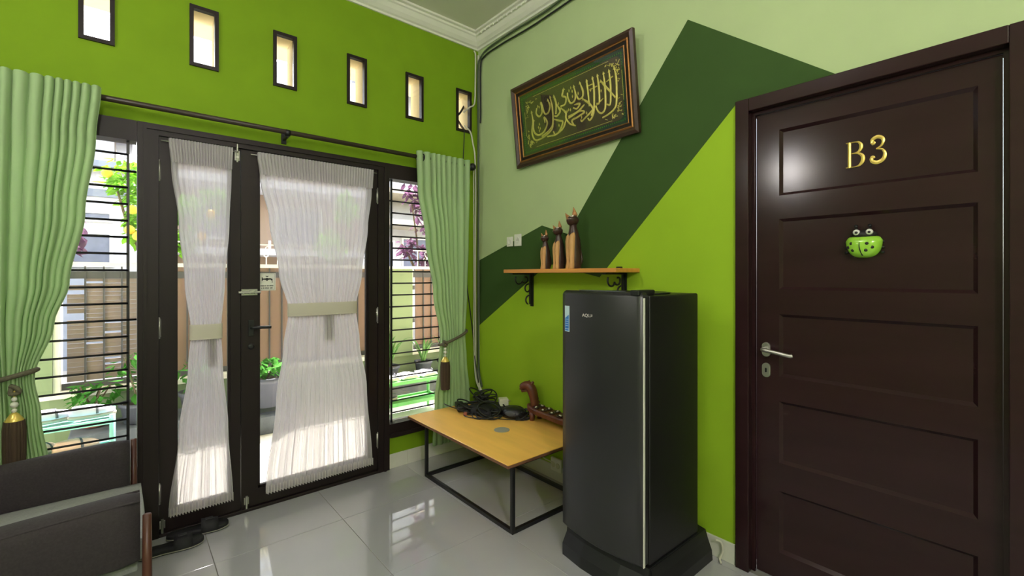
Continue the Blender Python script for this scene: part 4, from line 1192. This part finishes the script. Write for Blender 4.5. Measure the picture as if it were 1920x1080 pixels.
# ------------------------------------------------------------------ sockets, cables
def plate(name, y0, y1, z0, z1, label, hole):
    t = thing(name, (0, (y0 + y1) / 2, z0), label, 'socket')
    box('plate', -.010, -.0025, y0, y1, z0, z1, M['white'], t, bev=.003, seg=3)
    yc, zc = (y0 + y1) / 2, (z0 + z1) / 2
    lathe('socket_face', [(.022, 0), (.022, .003), (.017, .0032), (.015, .001), (.001, .001)], (0, 0, 0), M['white'], t, xf=frame_xf((-.010, yc, zc), (0, -1, 0), (0, 0, 1)), seg=18)
    if hole:
        for d in (-.007, .007): lathe('socket_hole', [(.003, 0), (.003, .0012), (.0005, .0013)], (0, 0, 0), M['ink'], t, xf=frame_xf((-.0115, yc + d, zc), (0, -1, 0), (0, 0, 1)), seg=8)
plate('wall_socket', -.432, -.366, 1.536, 1.606, 'white wall socket nearer the corner above the shelf', False)
plate('wall_socket', -.524, -.450, 1.535, 1.620, 'white wall socket with a dark centre beside the dark green peak', True)
t = thing('floor_socket', (0, -.86, .085), 'white double socket low on the wall under the table', 'socket')
box('plate', -.028, -.0108, -.925, -.835, .066, .150, M['white'], t, bev=.004, seg=3)
for yc in (-.90, -.86): lathe('socket_face', [(.017, 0), (.017, .003), (.012, .0032), (.001, .001)], (0, 0, 0), M['offwhite'], t, xf=frame_xf((-.028, yc, .108), (0, -1, 0), (0, 0, 1)), seg=16)

def cable(pts, r, m, label):
    return tag(tube('cable', pts, r, m, seg=8, sm=6), label, 'cable')
cable([(-.022, -1.30, 3.086), (-.022, -.95, 3.082), (-.02, -.75, 3.070), (-.02, -.45, 3.074), (-.02, -.16, 3.062), (-.022, -.06, 3.02), (-.024, -.032, 2.95), (-.022, -.030, 2.6), (-.02, -.032, 2.2), (-.022, -.03, 1.5), (-.022, -.032, .9), (-.03, -.05, .60), (-.05, -.12, .47)], .007, M['cableG'], 'grey green cable hanging under the cornice and down the corner')
cable([(-.016, -1.30, 3.062), (-.016, -.90, 3.04), (-.016, -.62, 3.030), (-.016, -.30, 3.035), (-.016, -.10, 3.02), (-.014, -.052, 2.95), (-.012, -.05, 2.6), (-.012, -.046, 2.52)], .006, M['cableB'], 'black cable sagging below the cornice on the pale green wall')
cable([(-.045, -.008, 3.09), (-.034, -.012, 3.05), (-.036, -.012, 2.85), (-.040, -.012, 2.70), (-.058, -.014, 2.655), (-.090, -.016, 2.635), (-.12, .03, 2.60)], .006, M['cableW'], 'white cable from the ceiling corner into the last small window')
cable([(-.11, .03, 2.50), (-.085, -.016, 2.44), (-.06, -.012, 2.36), (-.040, -.012, 2.26), (-.034, -.014, 2.0), (-.038, -.014, 1.4), (-.034, -.014, .8), (-.036, -.02, .55), (-.06, -.10, .45)], .006, M['cableW'], 'white cable from the last small window down the corner')
cable([(-.012, -.02, 3.06), (-.012, -.02, 2.6), (-.010, -.018, 2.0), (-.013, -.02, 1.3), (-.010, -.02, .7), (-.03, -.05, .5), (-.09, -.16, .46)], .0085, M['cableW'], 'thick white cable in the corner beside the lime wall')
cable([(-.058, -.02, 2.2), (-.056, -.02, 1.6), (-.052, -.016, 1.2), (-.056, -.02, .85), (-.05, -.03, .55), (-.08, -.13, .45)], .0045, M['cableW'], 'thin white cable in the corner bundle')
cable([(-.14, .03, 2.50), (-.145, -.016, 2.445), (-.142, -.010, 2.35), (-.15, -.010, 2.2), (-.15, -.012, 2.05)], .0035, M['cableB'], 'thin black cable dropping from the last small window behind the curtain')
cable([(-.13, -.012, 1.45), (-.115, -.012, 1.25), (-.085, -.012, 1.05), (-.058, -.014, .85), (-.05, -.02, .7), (-.06, -.09, .5)], .004, M['cableB'], 'thin black cable slanting down beside the right curtain')
cable([(-.03, -.86, .12), (-.05, -.80, .135), (-.05, -.70, .15), (-.04, -.6, .17), (-.035, -.5, .2)], .004, M['cableW'], 'white cable leading to the socket under the table')
cable([(-.045, .10, 2.72), (-.13, .07, 2.60), (-.19, .10, 2.55)], .008, M['cableB'], 'dark cable crossing the last small window')
cable([(-.19, .12, 2.68), (-.13, .09, 2.55), (-.10, .04, 2.46)], .008, M['bark'], 'brown cable slanting across the last small window')
cable([(-.045, -1.925, .10), (-.03, -1.945, .09), (-.022, -1.95, .05), (-.03, -1.94, .012), (-.05, -1.955, .006)], .005, M['cableW'], 'short white hose curling behind the refrigerator foot')

# ------------------------------------------------------------------ lamps of the room and an added rear fill lamp
def ceiling_lamp(x, y, watt, drop, label):
    lp = thing('globe_lamp', (x, y, H), label, 'lamp', 'globe ceiling lamps')
    lathe('ceiling_rose', [(.055, 0), (.055, -.012), (.04, -.024), (.012, -.028)], (x, y, H - .001), M['white'], lp, seg=24)
    tube('stem', [(x, y, H - .028), (x, y, H - .115 - drop)], .008, M['steel'], lp, seg=10)
    lathe('collar', [(.012, -.11), (.042, -.118), (.042, -.14), (.03, -.142)], (x, y, H - drop), M['white'], lp, seg=24)
    r = .09
    m = mat('lamp_globe', (255, 241, 250), .4, emit=watt / (4 * math.pi ** 2 * r * r))
    lathe('globe', [(max(.002, r * math.sin(math.pi * k / 14)), -.225 + r * math.cos(math.pi * k / 14)) for k in range(15)], (x, y, H - drop), m, lp, seg=24)
ceiling_lamp(-1.55, -1.95, CEIL_LAMP_W, 0, 'white globe ceiling lamp nearer the glass door')
ceiling_lamp(-2.5, -4.5, REAR_FILL_W, .45, 'unseen white globe fill lamp added at the back of the room')  # added out of view as fill, to light the walls evenly
wl_ = thing('wall_lamp', (XL, -1.13, 2.40), 'white wall lamp on the side wall', 'lamp')
box('lamp_base', XL + .001, XL + .03, -1.32, -.94, 2.40, 2.50, M['white'], wl_, bev=.006)
box('lamp_cover', XL + .0305, XL + .075, -1.30, -.96, 2.41, 2.49, M['lampglow'], wl_, bev=.012, seg=3)
ld2 = bpy.data.lights.new('wall_lamp_light', 'AREA'); ld2.shape = 'RECTANGLE'; ld2.size = .34; ld2.size_y = .08; ld2.energy = WALL_LAMP_W; ld2.color = (1, .95, .98)
lo2 = bpy.data.objects.new('wall_lamp_light', ld2); COL.objects.link(lo2); lo2.parent = wl_; lo2.location = (.085, 0, .05); lo2.rotation_euler = (0, -math.pi / 2, 0)

# ================================================================== outside
GZ = -.05
tag(box('porch_floor', -5, 3.5, .101, 2.05, GZ - .1, GZ, M['porch']), 'sunlit pale porch floor outside the glass door', 'floor', kind='structure')
tag(box('street', -14, 16, 2.35, 30, GZ - .3, GZ - .12, M['asphalt']), 'grey street beyond the fence', 'street', kind='structure')
tag(box('porch_shade_roof', -5, 3.5, WT, 2.1, 3.5, 3.6, M['cream']), 'unseen cream porch roof slab extended to block the sun', 'roof', kind='structure')  # out of view; overhang lengthened to keep direct sun off the door and room
tag(boxes('outer_wall', [(-5, XL - .1, 0, WT, GZ, 3.5), (.12, 3.5, 0, WT, GZ, 3.5)], M['cream']), 'cream outer wall of the house', 'wall', kind='structure')

FYY = 2.15
gw = thing('garden_wall', (-1, FYY, GZ), 'low pale green garden wall with white coping below the fence', 'wall', kind='structure')
box('wall_body', -5, 3.2, 2.06, 2.26, GZ, .365, M['gardenwall'], gw)
box('coping', -5, .12, 2.03, 2.29, .365, .41, M['coping'], gw, bev=.004)
box('coping', .50, 3.2, 2.03, 2.29, .365, .41, M['coping'], gw, bev=.004)
pi = thing('gate_pillar', (.3, FYY, .365), 'pale green pillar between the fence panels', 'pillar', kind='structure')
box('shaft', .12, .50, 2.02, 2.28, .366, 1.40, M['gardenwall'], pi)
box('cap', .10, .52, 2.0, 2.30, 1.40, 1.43, M['coping'], pi, bev=.004)
pi2 = thing('gate_pillar', (-2.72, FYY, .41), 'white edged pillar at the left end of the fence', 'pillar', kind='structure')
box('shaft', -2.95, -2.56, 2.02, 2.28, .41, 1.45, M['gardenwall'], pi2)
box('edge_strip', -2.559, -2.52, 2.04, 2.26, .41, 1.43, M['coping'], pi2)

def fence(x0, x1, slats, label, post_first):
    t = thing('board_fence', ((x0 + x1) / 2, FYY, .41), label, 'fence')
    w = .113; x = x0 + .03
    box('top_rail', x0, x1, FYY - .03, FYY + .03, 1.40, 1.435, M['whiteiron'], t)
    box('rail', x0, x1, FYY - .005, FYY + .02, 1.30, 1.36, M['fencebar'], t)
    box('rail', x0, x1, FYY - .005, FYY + .02, .412, .46, M['fencebar'], t)
    while x + w < x1 + .05:
        xe = min(x + w - .012, x1)
        if slats and x < -1.95:
            z = .47; k = 0
            while z < 1.29:                         # short horizontal slats with open gaps
                hgt = rn.choice((.03, .035, .04)); gap = rn.choice((.001, .002, .002, .003, .003, .003, .016 if x < -2.2 else .004))
                if not (x < -2.38 and rn.random() < .22):
                    box('slat', x, xe, FYY + .006, FYY + .016, z, z + hgt, M['boardg'], t)
                z += hgt + gap
        else:
            box('board', x, xe, FYY + .002, FYY + .018, .462, 1.30, M['board'], t)
            box('head_board', x, xe, FYY + .002, FYY + .018, 1.36, 1.40, M['board'], t)
        if x > x0 + .05: box('bar', x - .0115, x - .0005, FYY - .012, FYY + .004, .46, 1.40, M['fencebar'], t)
        x += w
    # white iron cresting: uprights and S scrolls
    box('crest_rail', max(x0, -1.85), x1, FYY - .008, FYY + .008, 1.625, 1.637, M['whiteiron'], t)
    x = max(x0, -1.85) + .06; k = 0
    while x < x1 - .03:
        if k % 2 == 0:
            box('crest_upright', x - .005, x + .005, FYY - .005, FYY + .005, 1.435, 1.625, M['whiteiron'], t)
        else:
            pts = [(x + .028, 1.60), (x + .012, 1.615), (x - .006, 1.60), (x + .002, 1.57), (x + .018, 1.545), (x + .012, 1.515), (x - .012, 1.512), (x - .02, 1.53), (x - .008, 1.54)]
            tube('crest_scroll', [(a, FYY, z) for a, z in pts], .0045, M['whiteiron'], t, sm=4, seg=6)
            box('crest_stem', x - .004, x + .004, FYY - .004, FYY + .004, 1.435, 1.512, M['whiteiron'], t)
        x += .105; k += 1
    return t
fence(-2.519, .099, True, 'brown board fence with white iron cresting outside the door', True)
fence(.58, 2.4, False, 'brown board fence panel outside the right side window', True)
# white frame of the right fence panel
wf = thing('fence_frame', (.55, FYY, .41), 'white steel post of the right fence panel', 'post')
box('post', .525, .56, FYY - .03, FYY + .03, .411, 1.40, M['whiteiron'], wf)
for z in (.75, 1.15): box('gate_hinge', .505, .575, FYY - .045, FYY - .0305, z, z + .05, M['fencebar'], wf)

# --- plants ---
def leaf_cloud(name, centres, n, size, m, parent, seed, droop=.3):
    r = random.Random(seed); V, F = [], []
    for _ in range(n):
        c, rad = r.choice(centres)
        while True:
            d = Vector((r.uniform(-1, 1), r.uniform(-1, 1), r.uniform(-1, 1)))
            if d.length <= 1: break
        p = Vector(c) + Vector((d.x * rad[0], d.y * rad[1], d.z * rad[2]))
        a = Vector((r.uniform(-1, 1), r.uniform(-1, 1), r.uniform(-.6, .3) - droop)).normalized()
        b = a.cross(Vector((r.uniform(-.4, .4), r.uniform(-.4, .4), 1))).normalized(); nn = a.cross(b)
        s = size * r.uniform(.6, 1.25); o = len(V)
        V += [p, p + a * s * .35 + b * s * .24 + nn * s * .05, p + a * s, p + a * s * .35 - b * s * .24 + nn * s * .05, p + a * s * .7 + b * s * .18, p + a * s * .7 - b * s * .18]
        F += [(o, o + 1, o + 4, o + 2), (o, o + 2, o + 5, o + 3)]
    me = bpy.data.meshes.new(name); me.from_pydata([tuple(v) for v in V], [], F); me.update()
    o = link(name, me, m, parent); o['kind'] = 'stuff'
    return o
ct = thing('citrus_tree', (-1.95, 3.25, GZ - .12), 'citrus tree with yellow fruit growing beyond the fence', 'tree')
tube('trunk', [(-1.95, 3.25, GZ - .12), (-1.92, 3.25, .8), (-1.98, 3.24, 1.5), (-1.95, 3.26, 2.1)], .045, M['bark'], ct, sm=5, rfun=lambda t: 1 - .5 * t)
for p in (((-1.97, 3.24, 1.45), (-2.1, 3.2, 1.8), (-2.2, 3.15, 2.2)), ((-1.95, 3.25, 1.6), (-1.7, 3.3, 1.9), (-1.45, 3.3, 2.1)), ((-1.97, 3.25, 1.3), (-1.8, 3.2, 1.5), (-1.65, 3.15, 1.7))):
    tube('branch', p, .022, M['bark'], ct, sm=5, rfun=lambda t: 1 - .6 * t)
leaf_cloud('foliage', [((-2.12, 3.2, 2.35), (.18, .25, .22)), ((-1.95, 3.25, 2.2), (.22, .25, .25)), ((-2.03, 3.2, 1.85), (.10, .18, .20)), ((-1.55, 3.3, 2.05), (.25, .25, .22)), ((-1.3, 3.35, 2.2), (.18, .2, .16)), ((-1.68, 3.2, 1.7), (.15, .2, .14))], 900, .13, M['leafG'], ct, 5)
for x, y, z in ((-2.27, 3.05, 2.33), (-2.1, 3.0, 1.78), (-2.04, 2.98, 1.72), (-2.08, 2.98, 1.98), (-1.98, 3.0, 1.62), (-1.5, 3.02, 1.75), (-1.42, 3.0, 2.0)):
    lathe('fruit', [(.002, -.045), (.03, -.036), (.044, -.008), (.04, .02), (.02, .04), (.002, .046)], (x, y, z), M['yellow'], ct, seg=12)
# purple leaved plant hanging before the right window
pp = thing('purple_shrub', (1.0, 2.75, GZ - .12), 'purple leaved shrub growing beyond the right fence panel', 'shrub')
for p in (((1.0, 2.75, GZ - .12), (1.0, 2.75, .9), (.95, 2.72, 1.7), (.85, 2.7, 2.3)), ((.98, 2.75, 1.2), (1.1, 2.7, 1.8), (1.1, 2.7, 2.6)), ((.98, 2.75, 1.3), (.8, 2.7, 1.6), (.7, 2.7, 1.75))):
    tube('stem', p, .022, M['bark'], pp, sm=5, rfun=lambda t: 1 - .6 * t)
leaf_cloud('foliage', [((.9, 2.7, 2.55), (.18, .12, .26)), ((1.0, 2.7, 2.2), (.16, .12, .3)), ((.8, 2.7, 1.72), (.16, .14, .15)), ((1.05, 2.7, 1.6), (.18, .14, .18))], 190, .15, M['leafP'], pp, 8)
p2 = thing('purple_shrub', (-2.62, 2.7, GZ - .12), 'purple leaved shrub beyond the left end of the fence', 'shrub')
tube('stem', [(-2.62, 2.7, GZ - .12), (-2.6, 2.7, 1.0), (-2.62, 2.7, 1.8)], .02, M['bark'], p2, sm=5)
leaf_cloud('foliage', [((-2.55, 2.7, 1.65), (.14, .12, .2)), ((-2.6, 2.7, 1.9), (.1, .1, .12))], 60, .15, M['leafP'], p2, 9)
tr2 = thing('green_shrub', (-.05, 3.2, GZ - .12), 'small green shrub beyond the fence near the pillar', 'shrub')
tube('stem', [(-.05, 3.2, GZ - .12), (-.03, 3.2, .9), (-.05, 3.2, 1.7)], .025, M['bark'], tr2, sm=5)
leaf_cloud('foliage', [((-.05, 3.2, 1.75), (.22, .2, .22)), ((.15, 3.2, 2.25), (.15, .15, .25))], 260, .11, M['leafG'], tr2, 12)

def potplant(x, y, r, h, pm, kind, label, seed, z=GZ, tall=.3):
    t = thing('potted_plant', (x, y, z), label, 'plant')
    lathe('pot', [(r * .72, 0), (r * .78, .004), (r * .95, h * .82), (r * 1.06, h * .83), (r * 1.08, h), (r * .98, h), (r * .95, h * .9)], (x, y, z), pm, t, seg=20)
    lathe('soil', [(r * .93, h * .86), (r * .9, h * .9), (.01, h * .93)], (x, y, z), M['soil'], t, seg=16)
    rr = random.Random(seed)
    if kind == 'agave':
        for k in range(11):
            a = k * 2.4 + rr.uniform(-.2, .2); up = rr.uniform(.55, 1.0); L = tall * rr.uniform(.75, 1.1)
            d = Vector((math.cos(a), math.sin(a), 0)); c = Vector((x, y, z + h * .9))
            pts = [c + d * .01, c + d * (.30 * L * (1.3 - up)) + Vector((0, 0, L * .45)), c + d * (.62 * L * (1.35 - up)) + Vector((0, 0, L * .85)), c + d * (.95 * L * (1.4 - up)) + Vector((0, 0, L * (1.05 - .3 * (1 - up))))]
            V, F = sweep(smooth_pts(pts, 3), .024, 6, rfun=lambda t: .9 - .85 * t ** 1.5, flat=.3, up=(0, 0, 1))
            mesh('leaf', V, F, M['agave'], t, True)
    else:
        for k in range(5):
            a = k * 1.3; e_ = (x + .1 * math.cos(a), y + .1 * math.sin(a), z + h + tall * rr.uniform(.5, .9))
            tube('stem', [(x, y, z + h * .9), ((x + e_[0]) / 2, (y + e_[1]) / 2, z + h + tall * .35), e_], .005, M['bark'], t, sm=4)
        leaf_cloud('foliage', [((x, y, z + h + tall * .55), (.17, .15, tall * .45))], 70, .10, M['leafD'] if kind == 'leafy' else M['leafP'], t, seed)
    return t
potplant(-1.16, 1.62, .15, .26, M['pot'], 'leafy', 'potted plant in a big dark pot seen beside the wide sheer curtain', 31, z=.16, tall=.18)
potplant(.10, 1.83, .12, .16, M['pot'], 'agave', 'striped agave in a pot behind the green rack', 32, z=.16, tall=.36)
potplant(.55, 1.85, .10, .16, M['pot'], 'agave', 'small agave in a pot by the white fence post', 33, z=.16, tall=.26)
potplant(.88, 1.85, .12, .14, M['pot'], 'agave', 'drooping agave in a pot at the right end of the planter', 35, z=.16, tall=.3)
potplant(-2.05, 1.78, .12, .16, M['pot'], 'leafy', 'leafy potted plant outside the left side window', 34, z=.16, tall=.42)
potplant(-1.66, 1.8, .13, .18, M['pot'], 'leafy', 'leafy potted plant seen beside the narrow sheer curtain', 36, z=.16, tall=.3)
potplant(-2.32, 1.86, .09, .14, M['terra'], 'leafy', 'small leafy plant in a terracotta pot by the low wall', 37, z=.16, tall=.22)
pb_ = thing('planter', (-1.68, 1.82, GZ), 'dark concrete planter ledge with a step, outside the glass door', 'planter', 'concrete planters')
box('planter_body', -2.45, -.92, 1.62, 2.03, GZ, .155, M['concrete'], pb_, bev=.008)
box('planter_front_step', -1.42, -.95, 1.45, 1.615, GZ, .10, M['concrete'], pb_, bev=.006)
pb2 = thing('planter', (.62, 1.84, GZ), 'dark concrete planter ledge behind the green shoe rack', 'planter', 'concrete planters')
box('planter_body', -.06, 1.3, 1.66, 2.01, GZ, .155, M['concrete'], pb2, bev=.008)
box('planter_rim', -.075, 1.315, 1.645, 1.659, .11, .155, M['concrete'], pb2, bev=.004)

# --- shoe racks ---
def rack(x0, x1, y0, y1, h, sh_z, m, label):
    t = thing('shoe_rack', ((x0 + x1) / 2, (y0 + y1) / 2, GZ), label, 'rack', 'plastic shoe racks on the porch')
    for x in (x0, x1):
        for y in (y0, y1): tube('post', [(x, y, GZ), (x, y, h)], .015, m, t, seg=10)
    for z in sh_z:
        bm = bmesh.new()
        bm_box(bm, x0 - .01, x1 + .01, y0 - .012, y1 + .012, z - .022, z - .014, .003, 1)
        for y in (y0, y1): bm_box(bm, x0 - .01, x1 + .01, y - .014, y + .002, z - .03, z + .006, .004, 1)
        for x in (x0, x1): bm_box(bm, x - .012, x + .012, y0, y1, z - .03, z + .006, .004, 1)
        bm_obj('shelf', bm, m, t)
    return t
rack(-.28, .32, 1.10, 1.34, .30, (.30, .10), M['rackgreen'], 'green plastic shoe rack outside the right side window')
rack(-2.70, -2.20, 1.12, 1.36, .40, (.37, .16), M['rackteal'], 'teal plastic shoe rack outside the left side window')
# folded papers on the green rack
for k, (x, a) in enumerate(((-.19, .1), (.02, -.05), (.225, .08))):
    bm = bmesh.new()
    xf = Matrix.Translation((x, 1.22, .3075)) @ Matrix.Rotation(a, 4, 'Z')
    for q in range(3): bm_box(bm, -.09 + q * .01, .09 - q * .012, -.09, .09, q * .012, q * .012 + .010, .003, 1, xf=xf @ Matrix.Rotation(.05 * q, 4, 'Z'))
    t = thing('folded_cloth', (x, 1.22, .3075), ['white folded cloth at the left end of the green rack', 'white folded cloth in the middle of the green rack', 'white folded cloth at the right end of the green rack'][k], 'cloth', 'white cloths on the green rack')
    bm_obj('cloth_stack', bm, M['paperwhite'], t)
    tube('strap', [xf @ Vector(p) for p in ((-.10, -.05, .045), (-.03, .04, .05), (.04, -.05, .05), (.10, .05, .045))], .004, M['pot'], t, sm=4)
def shoe(x, y, z, ang, m, label, L=.24):
    t = thing('shoe', (x, y, z), label, 'shoe', 'shoes outside')
    xf = Matrix.Translation((x, y, z)) @ Matrix.Rotation(ang, 4, 'Z')
    def rg(s, zz, sh=0): return [(L / 2 * s * math.cos(a) + sh, .042 * s * math.sin(a) * (1 + .18 * math.cos(a)), zz) for a in [2 * math.pi * k / 20 for k in range(20)]]
    loft('sole', [rg(1, 0), rg(1.02, .012), rg(1, .024)], M['soleedge'], t, xf=xf)
    loft('upper', [rg(.97, .0245), rg(.96, .045), rg(.8, .065, -.014), rg(.55, .078, -.035), rg(.45, .085, -.045)], m, t, xf=xf)
    tube('strap', [xf @ Vector((.02, .044 * math.cos(a), .03 + .05 * math.sin(a))) for a in [math.pi * k / 8 for k in range(9)]], .007, M['pot'], t)
    return t
shoe(-2.50, 1.24, .377, .3, M['shoelilac'], 'lilac shoe on the top of the teal rack')
shoe(-2.30, 1.22, .377, .1, M['shoelilac'], 'lilac shoe with a dark strap nearer the plants on the teal rack')
shoe(-2.54, 1.24, .167, 1.2, M['shoepink'], 'pink shoe at the left on the lower shelf of the teal rack')
shoe(-2.38, 1.22, .167, .3, M['shoepink'], 'pink shoe at the right on the lower shelf of the teal rack')
shoe(-.20, 1.22, .107, .2, M['pot'], 'dark shoe on the lower shelf of the green rack')
shoe(-.06, .80, GZ, .5, M['pot'], 'dark sandal on the porch floor below the green rack, nearer the door', L=.22)
shoe(.10, .86, GZ, .4, M['pot'], 'dark sandal on the porch floor below the green rack, farther right', L=.22)

# --- houses across the street ---
ha = thing('house', (-5.5, 9, GZ - .12), 'white two storey house across the street seen through the left window', 'house')
box('wall', -10, -1.75, 8.0, 12, GZ - .12, 3.2, M['hwhite'], ha)
box('upper_wall', -10, -2.3, 9.0, 12, 3.2, 4.4, M['hwhite'], ha)
box('roof', -10.2, -1.85, 7.6, 9.0, 3.2, 3.3, M['roofgrey'], ha)
box('roof', -10.2, -2.0, 8.6, 12.2, 4.4, 4.55, M['roofgrey'], ha)
box('lintel_band', -10, -1.75, 7.95, 8.0, 2.72, 2.85, M['roofgrey'], ha)
for x0, x1, z0, z1 in ((-3.35, -2.35, 1.52, 2.05), (-3.2, -2.35, 2.32, 2.42), (-5.2, -4.2, 1.2, 2.2), (-7.2, -6.2, 1.2, 2.2)):
    w_ = boxes('window', [(x0 - .05, x1 + .05, 7.94, 7.999, z0 - .05, z0), (x0 - .05, x1 + .05, 7.94, 7.999, z1, z1 + .05), (x0 - .05, x0, 7.94, 7.999, z0, z1), (x1, x1 + .05, 7.94, 7.999, z0, z1)], M['coping'], ha)
    box('window_glass', x0, x1, 7.97, 7.999, z0, z1, M['hwin'], w_)
box('garden_gate', -5.5, -1.8, 7.0, 7.05, GZ - .12, 1.35, M['roofgrey'], ha)
hb = thing('house', (0, 9, GZ - .12), 'beige house with a white balcony across the street seen beside the wide sheer curtain', 'house')
box('wall', -1.7, 2.2, 8.0, 12, GZ - .12, 4.6, M['hbeige'], hb)
box('parapet', -1.7, 2.2, 7.9, 8.0, 4.2, 4.7, M['hcream'], hb)
box('parapet', -1.7, 2.2, 8.0, 12, 4.6, 6.0, M['hwhite'], hb)
box('balcony_slab', -1.7, 2.2, 6.9, 8.0, 1.72, 1.84, M['hwhite'], hb)
box('eave', -1.7, 2.2, 7.0, 8.0, 3.05, 3.2, M['hwhite'], hb)
for x0, x1, z0, z1 in ((-1.05, -.4, 2.1, 2.75), (.4, 1.3, 2.0, 2.8)):
    w_ = boxes('window', [(x0 - .05, x1 + .05, 7.94, 7.999, z0 - .05, z0), (x0 - .05, x1 + .05, 7.94, 7.999, z1, z1 + .05), (x0 - .05, x0, 7.94, 7.999, z0, z1), (x1, x1 + .05, 7.94, 7.999, z0, z1)], M['coping'], hb)
    box('window_glass', x0, x1, 7.97, 7.999, z0, z1, M['hwin'], w_)
for k in range(12): box('baluster', -1.7 + k * .34, -1.66 + k * .34, 6.92, 6.96, 1.84, 2.3 if False else 2.0, M['hwhite'], hb)
hc = thing('house', (4.5, 9, GZ - .12), 'white house with terraces across the street seen through the right window', 'house')
box('wall', 2.3, 8, 8.4, 12, GZ - .12, 6.2, M['hwhite'], hc)
box('terrace_slab', 2.25, 8, 7.4, 8.4, 2.55, 2.7, M['hcream'], hc)
box('terrace_slab', 2.25, 8, 7.2, 8.4, 3.3, 3.42, M['hcream'], hc)
box('roof', 2.2, 8.2, 7.2, 12.2, 6.2, 6.35, M['roofgrey'], hc)
for x0, x1, z0, z1 in ((2.7, 3.3, 1.4, 2.2), (3.6, 4.3, 1.5, 2.3), (2.8, 3.6, 4.2, 5.0)):
    w_ = boxes('window', [(x0 - .05, x1 + .05, 8.34, 8.399, z0 - .05, z0), (x0 - .05, x1 + .05, 8.34, 8.399, z1, z1 + .05), (x0 - .05, x0, 8.34, 8.399, z0, z1), (x1, x1 + .05, 8.34, 8.399, z0, z1)], M['coping'], hc)
    box('window_glass', x0, x1, 8.37, 8.399, z0, z1, M['hwin'], w_)
